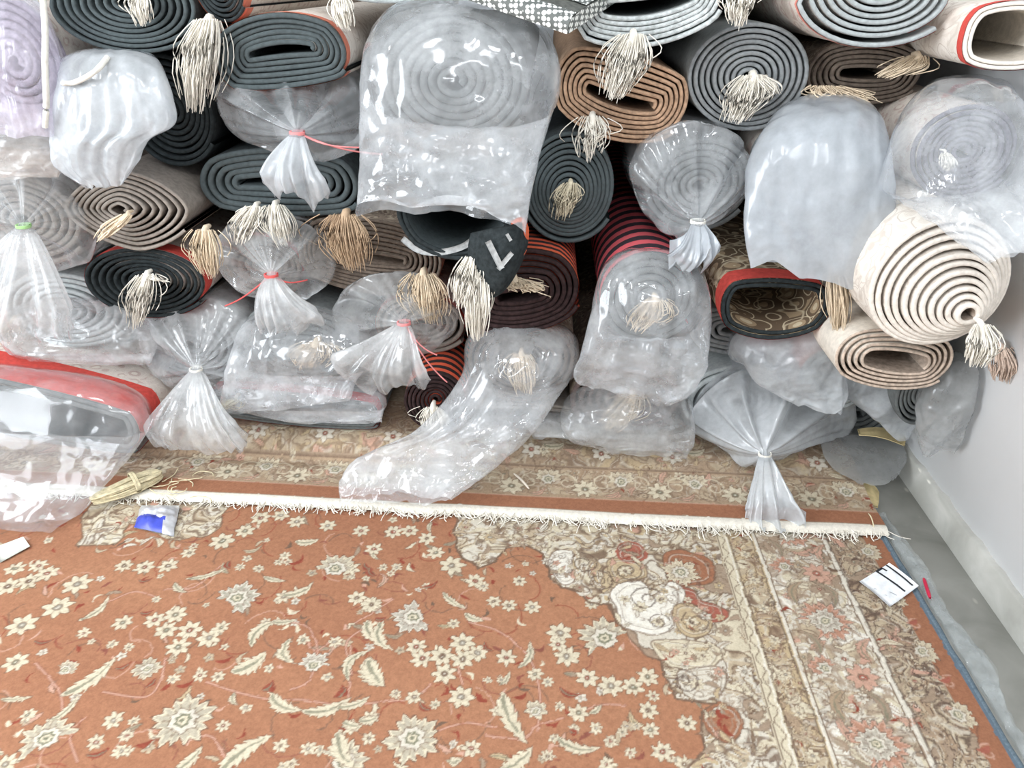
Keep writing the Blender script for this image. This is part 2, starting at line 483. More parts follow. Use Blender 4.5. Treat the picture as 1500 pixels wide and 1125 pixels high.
    def poly(s, pts, col, op=1.0, outline=None, wd=0.004, rough=0.0, seed=1):
        pts = np.asarray(pts, float)
        cx, cy = (pts.max(0) + pts.min(0)) / 2; R = np.abs(pts - [cx, cy]).max() + 0.02
        w = s.win(cx, cy, R)
        if not w: return None
        sl, dx, dy = w
        X = dx + cx + 0 * dy; Y = dy + cy + 0 * dx
        if rough:
            q = np.stack([X * 28, Y * 28, X * 0], -1)
            X = X + rough * vnoise(q, seed, True); Y = Y + rough * vnoise(q + 9.3, seed, True)
        ins = np.zeros(X.shape, bool); best = np.full(X.shape, 9.0)
        m = len(pts)
        for i in range(m):
            ax, ay = pts[i]; bx, by = pts[(i + 1) % m]
            cond = ((ay > Y) != (by > Y)) & (X < (bx - ax) * (Y - ay) / ((by - ay) if abs(by - ay) > 1e-9 else 1e-9) + ax)
            ins ^= cond
            ex, ey = bx - ax, by - ay; l2 = ex * ex + ey * ey + 1e-12
            t = np.clip(((X - ax) * ex + (Y - ay) * ey) / l2, 0, 1)
            best = np.minimum(best, np.hypot(X - ax - t * ex, Y - ay - t * ey))
        sd = np.where(ins, -best, best)
        s.put(sl, sd, col if not isinstance(col, str) else C[col], op=op)
        if outline: s.put(sl, np.abs(sd) - wd / 2, C[outline], op=0.8)
        return sl, sd

def scatter_arabesque(cv, x0, x1, y0, y1, n, seed, R=(0.012, 0.03), dark='brown', cols=('cream', 'ivory', 'beige', 'tan'), inside=None):
    """dense scrolls, leaves and blossoms of a border or corner"""
    rg = random.Random(seed)
    for k in range(n):
        x = rg.uniform(x0, x1); y = rg.uniform(y0, y1)
        if inside is not None and not inside(x, y): continue
        r = rg.uniform(*R); q = rg.random(); a = rg.uniform(0, 6.28)
        if q < 0.34: cv.curl(x, y, r, a, rg.uniform(0.7, 1.5), 0.0026, rg.choice((dark, 'taupe', 'dbrown', 'taupe')), 0.7, rg.choice((-1, 1)))
        elif q < 0.56: cv.leaf(x, y, r * 2.3, r * 0.8, a, rg.uniform(-1.2, 1.2), rg.choice(cols), dark, 0.3, 5, 'taupe')
        elif q < 0.72: cv.star(x, y, r * 0.8, rg.choice((5, 6, 7)), a, rg.choice(cols), dark, rg.choice(('grey', 'rust', 'green')))
        elif q < 0.86: cv.leaf(x, y, r * 1.5, r * 0.35, a, rg.uniform(-2, 2), rg.choice((dark, 'rust', 'taupe')), None, 0)
        else: cv.line([(x, y), (x + r * math.cos(a), y + r * math.sin(a)), (x + 1.8 * r * math.cos(a + 0.7), y + 1.8 * r * math.sin(a + 0.7))], 0.0024, dark, 0.6)

# ---- the big carpet on the floor ---------------------------------------------------------
ZC = 0.012
K3 = 560 / 1482.0
def q1(x, y): return PZ(x * K3, 700 + y * K3, ZC)[:2]
def q2(x, y): return PZ(500 + x * K3, 700 + y * K3, ZC)[:2]
def q3(x, y): return PZ(940 + x * K3, 700 + y * K3, ZC)[:2]
def pscale(v):                                             # picture px -> m on the floor at row v
    return (PZ(760, v, ZC) - PZ(750, v, ZC))[0] / 10.0

RES = 0.0026
CV = Canvas(-1.36, EDGE_X, 0.62, 1.80, RES, C['terra'])
# broad tone changes of the dye lot (abrash)
_q = np.stack(np.meshgrid(CV.X * 2.2, CV.Y * 7, indexing='xy') + [np.zeros((CV.ny, CV.nx))], -1)
ab = np.clip(vnoise(_q, 2, True) * 0.5 + 0.5, 0, 1)[..., None]
CV.a = C['terra'] * (1 - ab) + C['terra2'] * ab
rg = random.Random(5)

# fine vines and specks over the whole field first
for k in range(230):
    x = rg.uniform(-1.35, 0.5); y = rg.uniform(0.63, 1.7); a = rg.uniform(0, 6.28); l = rg.uniform(0.04, 0.1)
    pts = [(x + l * t * math.cos(a + 1.4 * t * rg.choice((1, 1))), y + l * t * math.sin(a + 1.4 * t)) for t in np.linspace(0, 1, 8)]
    CV.line(pts, 0.003, rg.choice(('pink', 'terrad', 'rust', 'brown')), 0.75)
for k in range(330):
    x = rg.uniform(-1.35, 0.5); y = rg.uniform(0.63, 1.7)
    CV.leaf(x, y, rg.uniform(0.014, 0.034), rg.uniform(0.005, 0.010), rg.uniform(0, 6.28), rg.uniform(-2, 2), rg.choice(('rust', 'terrad', 'rust', 'cream', 'pink', 'brown')), None, 0)
for k in range(170):
    x = rg.uniform(-1.35, 0.5); y = rg.uniform(0.63, 1.7); r = rg.uniform(0.02, 0.045)
    CV.leaf(x, y, r, r * 0.32, rg.uniform(0, 6.28), rg.uniform(-1.5, 1.5), rg.choice(('beige', 'cream', 'taupe', 'pink', 'gold')), 'brown', 0.3, 5)
for k in range(130):
    x = rg.uniform(-1.35, 0.5); y = rg.uniform(0.63, 1.7)
    CV.star(x, y, rg.uniform(0.008, 0.013), 5, rg.uniform(0, 6), rg.choice(('cream', 'ivory', 'beige')), 'brown', 'grey')

def lace(cv, mask, sl, freq, seed, cols, line='brown', lw=0.10, op=0.85):
    """interlaced scroll ground: cells of close tones parted by curling outlines"""
    X = (cv.X[None, sl[1]] + 0 * cv.Y[sl[0], None]); Y = (cv.Y[sl[0], None] + 0 * X)
    q = np.stack([X * freq, Y * freq, X * 0 + seed], -1)
    wq = q + 0.9 * np.stack([vnoise(q * 0.7 + 4, seed, True), vnoise(q * 0.7 + 9, seed + 1, True), q[..., 2] * 0], -1)
    n1 = vnoise(wq, seed + 2, True); n2 = vnoise(wq * 1.9 + 3, seed + 3, True); n3 = vnoise(wq * 0.8 + 17, seed + 4, True)
    idx = np.clip(((n1 * 0.6 + n3 * 0.7 + 1) / 2 * len(cols)).astype(int), 0, len(cols) - 1)
    pal = np.stack([C[c] for c in cols]); a = pal[idx]
    k = np.clip(1.3 - np.minimum(np.abs(n1) / lw, np.abs(n2) / (lw * 1.6)), 0, 1)[..., None] * op
    a = a * (1 - k) + C[line] * k
    k2 = (np.clip(1.2 - np.abs(np.abs(n1) - 2.4 * lw) / (lw * 0.7), 0, 1) * 0.6)[..., None]
    a = a * (1 - k2) + C['ivory'] * k2
    m = mask[..., None]
    cv.a[sl] = cv.a[sl] * (1 - m) + a * m
# left-hand corner ornament of the field
_ls = CV.poly([q1(*p) for p in ((380, 60), (330, 130), (300, 265), (440, 255), (510, 180), (600, 215), (690, 245), (770, 235), (850, 195), (885, 120), (820, 60), (640, 30))],
        'beige', 1.0, 'brown', 0.004, 0.010, 3)
lace(CV, (_ls[1] < -0.003).astype(float), _ls[0], 38, 27, ('taupe', 'ivory', 'cream', 'beige', 'pink'), 'brown')
cx0, cy0 = q1(330, 260); cx1, cy1 = q1(880, 60)
scatter_arabesque(CV, min(cx0, cx1), max(cx0, cx1), min(cy0, cy1), max(cy0, cy1), 60, 8, (0.008, 0.02), 'brown', ('cream', 'ivory', 'taupe'))

def mot(kind, z, x, y, R, **kw):
    qf = q1 if z == 1 else q2 if z == 2 else q3
    cx, cy = qf(x, y); s = K3 * pscale(700 + y * K3)
    if kind == 's': CV.star(cx, cy, R * s, kw.get('n', 7), rg.uniform(0, 6.28), kw.get('col', 'cream'), 'brown', kw.get('cen', rg.choice(('green', 'grey', 'brown', 'rust'))))
    elif kind == 'p': CV.palmette(cx, cy, R * s, kw.get('rot', 1.57), kw.get('fan', 3.2), kw.get('col', 'cream'), kw.get('mid', 'grey'), kw.get('n', 15))
    elif kind == 'l': CV.leaf(cx, cy, R * s * 1.05, kw['W'] * s * 1.25, kw['rot'], kw.get('bend', 0.5), kw.get('col', 'cream'), 'brown', 0.4, kw.get('n', 6))

D = math.radians
# vines that link the blossoms
for z, pts in ((1, ((400, 830), (560, 850), (620, 790), (640, 700))), (1, ((700, 1000), (820, 1010), (880, 1100))), (1, ((240, 930), (230, 830), (140, 720))),
               (1, ((800, 790), (920, 830), (1060, 860), (1180, 860), (1350, 890))), (1, ((1050, 560), (1180, 570), (1230, 660), (1200, 780), (1130, 820))),
               (1, ((1230, 670), (1300, 620))), (1, ((1220, 670), (1170, 610))), (1, ((300, 1100), (270, 990), (330, 930))), (1, ((1360, 650), (1350, 850))),
               (1, ((640, 430), (760, 420), (850, 340))), (1, ((420, 480), (520, 440), (600, 460))),
               (2, ((0, 880), (150, 870), (280, 850), (350, 800))), (2, ((380, 980), (480, 950), (600, 970))), (2, ((760, 980), (770, 840), (730, 700), (620, 600), (500, 560))),
               (2, ((560, 1000), (700, 1010), (760, 960), (860, 930))), (2, ((470, 800), (450, 720))), (2, ((40, 760), (20, 640), (90, 580))),
               (2, ((200, 470), (60, 560))), (2, ((900, 920), (1000, 880), (1100, 880)))):
    qf = q1 if z == 1 else q2
    pp = crom([qf(*p) for p in pts], 24) if len(pts) > 2 else [qf(*p) for p in pts]
    CV.line(np.asarray(pp), 0.0062, 'terrad', 0.6); CV.line(np.asarray(pp), 0.0032, 'pink', 0.95)

for x, y, R in ((300, 410, 55), (225, 500, 60), (85, 570, 60), (60, 715, 50), (480, 340, 36), (560, 345, 40), (650, 340, 40), (860, 245, 50), (950, 205, 40), (1010, 155, 40),
                (1090, 145, 36), (1150, 170, 36), (475, 560, 40), (600, 550, 42), (680, 530, 46), (645, 590, 46), (735, 590, 50), (810, 620, 50), (690, 655, 50), (855, 580, 36),
                (440, 940, 42), (1440, 490, 42), (1100, 460, 36), (775, 765, 30), (845, 770, 28), (670, 780, 26), (435, 645, 22), (500, 655, 22), (325, 600, 30), (605, 470, 20),
                (1175, 625, 30), (1300, 635, 30), (1090, 1040, 32), (1195, 1050, 32), (1130, 1110, 26), (465, 1060, 32), (370, 1025, 36), (520, 940, 24), (865, 960, 30),
                (1360, 965, 36), (1430, 1010, 28), (1435, 930, 36), (490, 1000, 28), (110, 920, 32), (730, 290, 30), (1105, 300, 24), (1080, 325, 20), (1115, 325, 20),
                (1000, 350, 22), (930, 345, 22), (30, 420, 50), (110, 400, 46), (180, 370, 46), (60, 350, 40), (150, 340, 36), (20, 1110, 50), (1270, 185, 34), (1400, 205, 34), (1030, 560, 24)):
    mot('s', 1, x, y, R)
for x, y, R in ((60, 465, 40), (115, 490, 42), (35, 350, 42), (125, 275, 36), (200, 210, 38), (265, 205, 36), (330, 235, 36), (365, 290, 38), (430, 340, 52), (160, 345, 20),
                (190, 370, 20), (215, 345, 22), (520, 400, 40), (290, 655, 42), (310, 700, 46), (390, 690, 52), (470, 640, 52), (525, 680, 42), (470, 705, 48), (400, 760, 50),
                (640, 695, 42), (465, 850, 54), (845, 600, 52), (875, 690, 52), (840, 645, 36), (955, 775, 46), (1045, 805, 52), (1130, 810, 46), (1190, 770, 46), (565, 785, 20),
                (620, 780, 20), (280, 850, 32), (210, 840, 24), (435, 565, 26), (755, 900, 46), (920, 910, 42), (740, 500, 36), (650, 495, 32), (590, 480, 32), (1190, 900, 42),
                (1200, 975, 36), (1140, 960, 22), (1090, 985, 22), (505, 1050, 38), (1245, 1060, 46), (1120, 1065, 24), (970, 490, 28), (750, 760, 32), (800, 790, 26), (845, 885, 24),
                (1210, 845, 26), (985, 970, 30), (900, 975, 24), (1045, 1020, 28), (800, 1075, 28), (690, 400, 30), (550, 420, 28), (365, 880, 24), (330, 420, 20), (1340, 950, 40), (1330, 1110, 40), (1030, 1110, 36)):
    mot('s', 2, x, y, R)
for z, x, y, R, kw in ((1, 710, 940, 130, dict(rot=1.2)), (1, 180, 1010, 112, dict(rot=2.3, fan=2.0)), (1, 920, 465, 92, dict(rot=0.9, fan=2.4, mid='green', col='ivory')),
                       (1, 1300, 350, 92, dict(rot=1.57, fan=1.7)), (1, 570, 740, 60, dict(rot=1.0, n=12)), (1, 1215, 725, 74, dict(rot=1.57, fan=1.6, col='ivory')),
                       (2, 280, 540, 92, dict(rot=3.6, fan=2.2, col='ivory')), (2, 275, 1010, 118, dict(rot=1.4)), (2, 1020, 620, 112, dict(rot=2.2, fan=1.9)),
                       (2, 755, 905, 52, dict(rot=1.57, fan=1.6)), (1, 250, 745, 52, dict(rot=1.2, fan=1.5)), (2, 10, 1100, 100, dict(rot=0.8, fan=2.0))):
    mot('p', z, x, y, R, **kw)
for z, x, y, L, W, r, b in ((1, 360, 780, 210, 62, 60, .5), (1, 975, 725, 140, 70, 45, .6), (1, 1095, 680, 130, 40, -65, 1.2), (1, 1355, 710, 150, 38, 70, -1.2), (1, 1000, 590, 140, 48, 65, -1),
                            (1, 1090, 885, 160, 50, -25, .6), (1, 1270, 900, 180, 50, 22, .6), (1, 940, 1060, 220, 70, 50, -.4), (1, 1320, 1060, 180, 66, -60, .5), (1, 1430, 760, 150, 66, -60, .5),
                            (1, 385, 510, 130, 32, 70, .8), (1, 800, 380, 140, 22, 25, 0.4), (1, 740, 1095, 120, 46, 60, .5), (1, 1160, 445, 120, 38, 35, .8), (1, 1190, 250, 90, 34, 10, .6),
                            (1, 60, 860, 110, 20, 8, .3), (1, 690, 430, 80, 26, -35, .5), (1, 1060, 395, 90, 22, -12, .3), (1, 260, 900, 130, 30, 70, .5), (1, 1430, 600, 120, 46, -50, .8),
                            (1, 1100, 560, 90, 26, 10, .5), (1, 900, 860, 60, 24, -60, .8),
                            (2, 650, 930, 230, 66, -65, .3), (2, 120, 760, 150, 66, -55, .4), (2, 140, 620, 160, 50, -65, 1.0), (2, 910, 1050, 170, 44, -15, .8), (2, 430, 480, 120, 28, -40, .3),
                            (2, 510, 545, 80, 30, -25, .4), (2, 730, 690, 130, 28, 72, .6), (2, 50, 880, 120, 32, 25, .5), (2, 690, 1100, 150, 60, 40, .5), (2, 440, 1100, 60, 30, 10, .5),
                            (2, 110, 940, 70, 34, 20, .4), (2, 40, 960, 80, 34, -10, .4), (2, 990, 900, 60, 20, 40, .4), (2, 640, 780, 70, 20, 60, .5)):
    mot('l', z, x, y, L, W=W, rot=D(r), bend=b)
for z, x, y, L, W, r in ((1, 560, 400, 60, 16, 15), (1, 570, 525, 55, 18, 20), (1, 870, 710, 70, 14, 25), (1, 720, 805, 70, 16, 30), (1, 380, 1075, 90, 20, 25), (1, 165, 640, 80, 18, 10),
                         (1, 1050, 810, 60, 34, 60), (1, 1330, 830, 60, 34, 80), (1, 1150, 330, 60, 14, 30), (1, 880, 340, 50, 22, -60), (1, 480, 735, 60, 18, 40), (1, 560, 1040, 70, 18, 30),
                         (1, 1420, 350, 60, 18, -40), (1, 590, 800, 50, 20, 70), (2, 110, 370, 60, 18, -50), (2, 320, 895, 70, 20, -30), (2, 560, 660, 60, 18, -50), (2, 880, 840, 90, 22, -20),
                         (2, 150, 550, 50, 20, 10), (2, 700, 850, 60, 16, 30), (2, 540, 860, 60, 18, -40), (2, 350, 420, 60, 20, 40), (2, 900, 990, 40, 30, 0), (2, 820, 960, 60, 14, 15)):
    qf = q1 if z == 1 else q2
    cx, cy = qf(x, y); s = K3 * pscale(700 + y * K3)
    CV.leaf(cx, cy, L * s, W * s * 1.3, D(r), 1.0, 'rust', None, 0)

# right-hand corner ornament (spandrel) outside a scalloped line, seen up to the border
SP = [q2(*p) for p in ((420, 90), (455, 160), (440, 230), (470, 310), (540, 350), (600, 320), (640, 275), (720, 262), (780, 300), (800, 380), (850, 430), (930, 440), (970, 480), (1040, 490),
                       (1050, 555), (1110, 595), (1185, 605), (1215, 690), (1250, 730), (1270, 800), (1310, 850), (1400, 870))]
SP += [q3(*p) for p in ((300, 870), (240, 910), (230, 990), (255, 1060), (190, 1125), (170, 1300))]
SP += [(EDGE_X + 0.05, SP[-1][1]), (EDGE_X + 0.05, 1.85), (SP[0][0], 1.85)]
_sl, _sd = CV.poly(SP, 'beige', 1.0, 'brown', 0.005, 0.008, 7)
lace(CV, (_sd < -0.003).astype(float), _sl, 36, 3, ('taupe', 'ivory', 'cream', 'beige', 'ivory', 'gold', 'pink'), 'brown')
CV.poly(SP, 'beige', 0.0, 'brown', 0.006, 0.008, 7)
SPA = np.asarray(SP)
def in_poly(x, y, P=SPA):
    ins = False
    for i in range(len(P)):
        ax, ay = P[i]; bx, by = P[(i + 1) % len(P)]
        if (ay > y) != (by > y) and x < (bx - ax) * (y - ay) / (by - ay) + ax: ins = not ins
    return ins
# lobed frames inside the corner, then dense scrollwork
for k in range(9):
    cxk = rg.uniform(0.1, 0.45); cyk = rg.uniform(1.0, 1.6); rk = rg.uniform(0.03, 0.06)
    if in_poly(cxk, cyk):
        t = np.linspace(0, 2 * math.pi, 40, endpoint=False); rad = rk * (1 + 0.22 * np.abs(np.sin(t * 2.5 + k)))
        CV.poly(np.stack([cxk + rad * np.cos(t), cyk + rad * np.sin(t)], -1), rg.choice(('cream', 'gold', 'ivory', 'pink', 'taupe')), 0.9, 'brown', 0.004, 0.006, k)
scatter_arabesque(CV, SPA[:, 0].min(), EDGE_X - 0.4, SPA[:, 1].min(), 1.72, 700, 21, (0.007, 0.021), 'brown', ('cream', 'ivory', 'gold', 'beige', 'taupe'), in_poly)
LOBES = []
def blob(z, pts, col, seed, rough=0.006, out='brown'):
    LOBES.append((z, pts, seed))
    qf = q2 if z == 2 else q3
    P = [qf(*p) for p in pts]
    P = crom(P[-2:] + P + P[:3], 8 * (len(P) + 4) + 1)[16:-16]
    CV.poly(P, col, 1.0, out, 0.0035, rough, seed)
blob(2, ((1280, 280), (1370, 290), (1440, 335), (1440, 400), (1360, 420), (1300, 430), (1260, 380), (1250, 310)), 'terra', 5)
blob(2, ((1290, 420), (1360, 430), (1400, 480), (1490, 510), (1480, 560), (1400, 560), (1370, 520), (1300, 480)), 'red', 6)
blob(2, ((1040, 450), (1100, 400), (1180, 410), (1200, 470), (1270, 400), (1330, 440), (1320, 500), (1280, 520), (1290, 580), (1220, 610), (1160, 600), (1080, 570), (1060, 500)), 'white', 7, 0.004)
blob(2, ((1030, 330), (1080, 310), (1160, 330), (1190, 380), (1120, 400), (1060, 400)), 'gold', 8, 0.004)
blob(2, ((1290, 500), (1360, 490), (1430, 540), (1430, 600), (1360, 620), (1300, 580)), 'gold', 9, 0.004)
blob(2, ((800, 330), (840, 280), (900, 290), (890, 350), (900, 400), (850, 410)), 'white', 10, 0.004)
blob(2, ((1200, 640), (1300, 630), (1420, 640), (1480, 680), (1440, 740), (1330, 740), (1260, 720)), 'cream', 11, 0.004)
blob(2, ((1300, 760), (1360, 740), (1480, 740), (1480, 830), (1400, 860), (1330, 830)), 'ivory', 12, 0.004)
blob(3, ((240, 910), (300, 870), (370, 900), (390, 970), (350, 1030), (290, 1010), (250, 970)), 'terra', 13, 0.003)
blob(2, ((1080, 250), (1160, 255), (1180, 310), (1110, 330), (1070, 300)), 'red', 14, 0.006, None)
def lobe_detail(z, pts, seed):
    qf = q2 if z == 2 else q3
    P = np.array([qf(*p) for p in pts]); ctr = P.mean(0)
    for f, col, op in ((0.82, 'brown', 0.55), (0.76, 'ivory', 0.6), (0.5, 'taupe', 0.5)):
        Q = ctr + (P - ctr) * f; Q = crom(np.concatenate([Q[-2:], Q, Q[:3]]), 8 * (len(Q) + 4) + 1)[16:-16]
        CV.line(np.concatenate([Q, Q[:1]]), 0.0028, col, op)
    scatter_arabesque(CV, P[:, 0].min(), P[:, 0].max(), P[:, 1].min(), P[:, 1].max(), 26, seed, (0.006, 0.016), 'brown', ('cream', 'ivory', 'gold', 'taupe', 'pink'), lambda x, y: in_poly(x, y, P))
for z_, pts_, sd_ in LOBES: lobe_detail(z_, pts_, sd_ + 40)
for x, y, R in ((1160, 500, 30), (1240, 470, 26), (1230, 560, 26), (1100, 470, 22), (1100, 360, 30), (1360, 560, 28), (1330, 680, 28), (1400, 690, 28), (1380, 800, 30), (850, 360, 20)):
    mot('s', 2, x, y, R, cen='brown')
mot('p', 2, 1315, 365, 80, rot=1.2, n=18, col='cream', mid='beige')
for x, y, r in ((1110, 360, 60), (1380, 560, 60), (1180, 470, 70), (1000, 400, 60), (1330, 790, 60), (940, 330, 60), (1230, 560, 50)):
    cx, cy = q2(x, y); CV.curl(cx, cy, r * K3 * pscale(700 + y * K3), rg.uniform(0, 6.28), 1.6, 0.0034, 'dbrown', 0.8, rg.choice((-1, 1)))
for x, y in ((300, 950), (330, 985), (310, 920)):
    cx, cy = q3(x, y); CV.leaf(cx, cy, 0.03, 0.010, rg.uniform(0, 6), 1, 'rust', None, 0)

# borders, measured in from the right edge
def band(d0, d1, col, op=1.0):
    i0 = max(0, int((EDGE_X - d1 - CV.x0) / RES)); i1 = min(CV.nx, int((EDGE_X - d0 - CV.x0) / RES) + 1)
    CV.a[:, i0:i1] = CV.a[:, i0:i1] * (1 - op) + C[col] * op
YLO, YHI = 0.63, 1.79
band(0.0, 0.07, 'terra'); band(0.058, 0.150, 'taupe'); band(0.150, 0.335, 'ivory'); band(0.335, 0.40, 'gold'); band(0.40, 0.425, 'cream')
def lace_band(d0, d1, freq, seed, cols, line, lw=0.1):
    i0 = int((EDGE_X - d1 - CV.x0) / RES); i1 = int((EDGE_X - d0 - CV.x0) / RES) + 1
    sl = (slice(0, CV.ny), slice(i0, i1)); lace(CV, np.ones((CV.ny, i1 - i0)), sl, freq, seed, cols, line, lw)
lace_band(0.060, 0.150, 42, 11, ('taupe', 'tan', 'beige', 'taupe', 'pink'), 'dbrown'); lace_band(0.166, 0.326, 34, 15, ('ivory', 'white', 'cream', 'ivory', 'beige', 'pink'), 'taupe'); lace_band(0.342, 0.396, 46, 19, ('gold', 'tan', 'gold', 'beige', 'cream'), 'brown', 0.08)
scatter_arabesque(CV, EDGE_X - 0.150, EDGE_X - 0.06, YLO, YHI, 150, 31, (0.010, 0.022), 'dbrown', ('beige', 'cream', 'tan', 'taupe'))
scatter_arabesque(CV, EDGE_X - 0.325, EDGE_X - 0.165, YLO, YHI, 260, 32, (0.012, 0.03), 'brown', ('cream', 'ivory', 'beige', 'pink', 'taupe'))
scatter_arabesque(CV, EDGE_X - 0.395, EDGE_X - 0.34, YLO, YHI, 90, 33, (0.008, 0.017), 'brown', ('gold', 'beige', 'cream'))
yy = YLO
k = 0
while yy < YHI:                                              # main border: rust palmettes with smaller blossoms between
    CV.palmette(EDGE_X - 0.243, yy, 0.062, 0.5, 2.6, 'pink', 'terra', 18)
    CV.palmette(EDGE_X - 0.243, yy, 0.040, 0.5, 3.2, 'ivory', 'grey', 12)
    CV.star(EDGE_X - 0.215, yy + 0.15, 0.034, 8, 0.3, 'pink', 'brown', 'red'); CV.palmette(EDGE_X - 0.285, yy + 0.17, 0.036, 2.2, 1.8, 'pink', 'terra', 12)
    CV.leaf(EDGE_X - 0.20, yy + 0.09, 0.08, 0.022, 1.9, 1, 'taupe', 'dbrown'); CV.leaf(EDGE_X - 0.29, yy + 0.09, 0.08, 0.022, 1.2, -1, 'tan', 'dbrown')
    CV.leaf(EDGE_X - 0.19, yy + 0.23, 0.07, 0.02, 1.2, -1, 'pink', 'brown'); CV.leaf(EDGE_X - 0.28, yy + 0.245, 0.07, 0.02, 2.0, 1, 'taupe', 'brown')
    yy += 0.30
yy = YLO + 0.06
while yy < YHI:                                              # cream blossoms that push into the plain terracotta edge
    CV.palmette(EDGE_X - 0.066, yy, 0.036, 0.0, 1.6, 'cream', 'beige', 14)
    CV.curl(EDGE_X - 0.045, yy + 0.075, 0.02, 1.2, 0.8, 0.004, 'pink', 0.9); CV.leaf(EDGE_X - 0.05, yy + 0.08, 0.03, 0.012, 0.4, 1, 'red', None, 0)
    yy += 0.155
yy = YLO
while yy < YHI:
    CV.star(EDGE_X - 0.368, yy, 0.014, 6, 0, 'cream', 'brown', 'grey'); CV.star(EDGE_X - 0.368, yy + 0.045, 0.010, 5, 0, 'beige', 'brown', 'rust'); yy += 0.09
for d, wd, col in ((0.152, 0.0035, 'dbrown'), (0.160, 0.0028, 'white'), (0.166, 0.0025, 'brown'), (0.327, 0.0028, 'brown'), (0.334, 0.0035, 'white'), (0.341, 0.003, 'dbrown'),
                   (0.396, 0.003, 'dbrown'), (0.403, 0.003, 'white'), (0.424, 0.003, 'brown')):
    CV.line([(EDGE_X - d, YLO - 0.05), (EDGE_X - d, YHI + 0.05)], wd, col, 0.85)
yy = YLO
while yy < YHI:
    CV.line([(EDGE_X - 0.413 + 0.006 * math.sin(t * 6.28), yy + 0.05 * t) for t in np.linspace(0, 1, 9)], 0.0025, 'brown', 0.8); yy += 0.05
band(0.0, 0.012, 'blue'); 

def unruly(cv, amp=0.0021, freq=60.0):
    """knots never follow the drawing exactly: nudge the design by a few millimetres"""
    XX, YY = np.meshgrid(cv.X, cv.Y)
    q = np.stack([XX * freq, YY * freq, XX * 0], -1)
    dx = amp * (vnoise(q, 61, True) + 0.5 * vnoise(q * 2.2, 62, True)); dy = amp * (vnoise(q + 31.7, 63, True) + 0.5 * vnoise(q * 2.2 + 5, 64, True))
    i = np.clip(np.round((XX + dx - cv.x0) / cv.res).astype(int), 0, cv.nx - 1); j = np.clip(np.round((YY + dy - cv.y0) / cv.res).astype(int), 0, cv.ny - 1)
    w_ = cv.a[j, i]
    tone = 1 + 0.10 * vnoise(np.stack([XX * 160, YY * 160, XX * 0], -1), 65, True)[..., None]
    cv.a = w_ * tone

def sample(cv, X, Y):
    """canvas colour; beyond the drawn part the design repeats in mirror image, as the loom does"""
    def fold(t, n):
        t = np.abs(t); m = np.floor(t / (n - 1)).astype(int); f = t - m * (n - 1)
        return np.where(m % 2 == 1, (n - 1) - f, f)
    i = fold((X - cv.x0) / cv.res, cv.nx); j = fold((Y - cv.y0) / cv.res, cv.ny)
    i = np.clip(np.round(i).astype(int), 0, cv.nx - 1); j = np.clip(np.round(j).astype(int), 0, cv.ny - 1)
    return cv.a[j, i]

def colour_attr(o, cols):
    a = o.data.color_attributes.new('design', 'FLOAT_COLOR', 'POINT')
    c = np.concatenate([cols.reshape(-1, 3), np.ones((cols.size // 3, 1))], 1).astype(np.float32)
    a.data.foreach_set('color', c.ravel())

unruly(CV)
PILE = woven_print('woven_carpet_pile')
SELV = fabric('blue_grey_selvage', (104, 118, 128), (84, 98, 108), 200)
gx = np.concatenate([np.arange(-2.3, CV.x0 - 0.005, 0.010), CV.X])
gy = np.concatenate([np.arange(-1.2, CV.y0 - 0.005, 0.010), CV.Y])
GX, GY = np.meshgrid(gx, gy)
colr = sample(CV, GX, GY)
lum = colr.mean(-1)
GZ = ZC + 0.0012 * vnoise(np.stack([GX * 5, GY * 5, GX * 0], -1), 6, True) + 0.0010 * np.clip(lum - 0.25, -0.3, 0.3)
carpet = thing('floor_carpet', (0, 0.6, 0.0), 'large terracotta floral carpet with cream border spread out flat on the floor', 'carpet')
o = build('pile_face', np.stack([GX, GY, GZ], -1), grid_faces(len(gy), len(gx)), PILE, carpet)
colour_attr(o, colr)
# blue-grey bound side edge (selvage) and the carpet's underside
yy = np.arange(-1.2, 1.80, 0.01)
pth = np.stack([EDGE_X - 0.003 + 0.0016 * vnoise(np.stack([yy * 18, yy * 0, yy * 0], -1), 4, True), yy, np.full_like(yy, 0.0075)], -1)
build('selvage', *tube(pth, 0.0072, 7), SELV, carpet)
build('backing', *box((-0.5 * (2.3 - EDGE_X), 0.3, 0.005), (2.3 + EDGE_X - 0.01, 3.0, 0.008)), fabric('carpet_backing', (176, 160, 138)), carpet, smooth=False)

# ------------------------------------------------------------------ the second carpet, under the pile
def front_y(x): return 1.560 - 0.045 * (x + 0.47) / 1.37           # its fringed end runs a little askew
C2_X1 = EDGE_X + 0.004
RES2 = 0.0030
CV2 = Canvas(-1.9, C2_X1, 0.0, 0.46, RES2, C['taupe'])             # y = distance back from the fringed end
def hband(a, b, col):
    j0 = max(0, int((a - CV2.y0) / RES2)); j1 = min(CV2.ny, int((b - CV2.y0) / RES2) + 1); CV2.a[j0:j1] = C[col]
hband(0.0, 0.030, 'white'); hband(0.030, 0.085, 'terra'); hband(0.085, 0.205, 'tan'); hband(0.205, 0.46, 'taupe')
for _a, _b, _f, _s, _cl in ((0.100, 0.198, 36, 71, ('taupe', 'tan', 'beige', 'taupe')), (0.215, 0.455, 34, 75, ('taupe', 'tan', 'beige', 'gold', 'pink'))):
    _sl2 = (slice(int(_a / RES2), int(_b / RES2)), slice(0, CV2.nx)); lace(CV2, np.ones((_sl2[0].stop - _sl2[0].start, CV2.nx)) * 0.75, _sl2, _f, _s, _cl, 'brown', 0.09, 0.7)
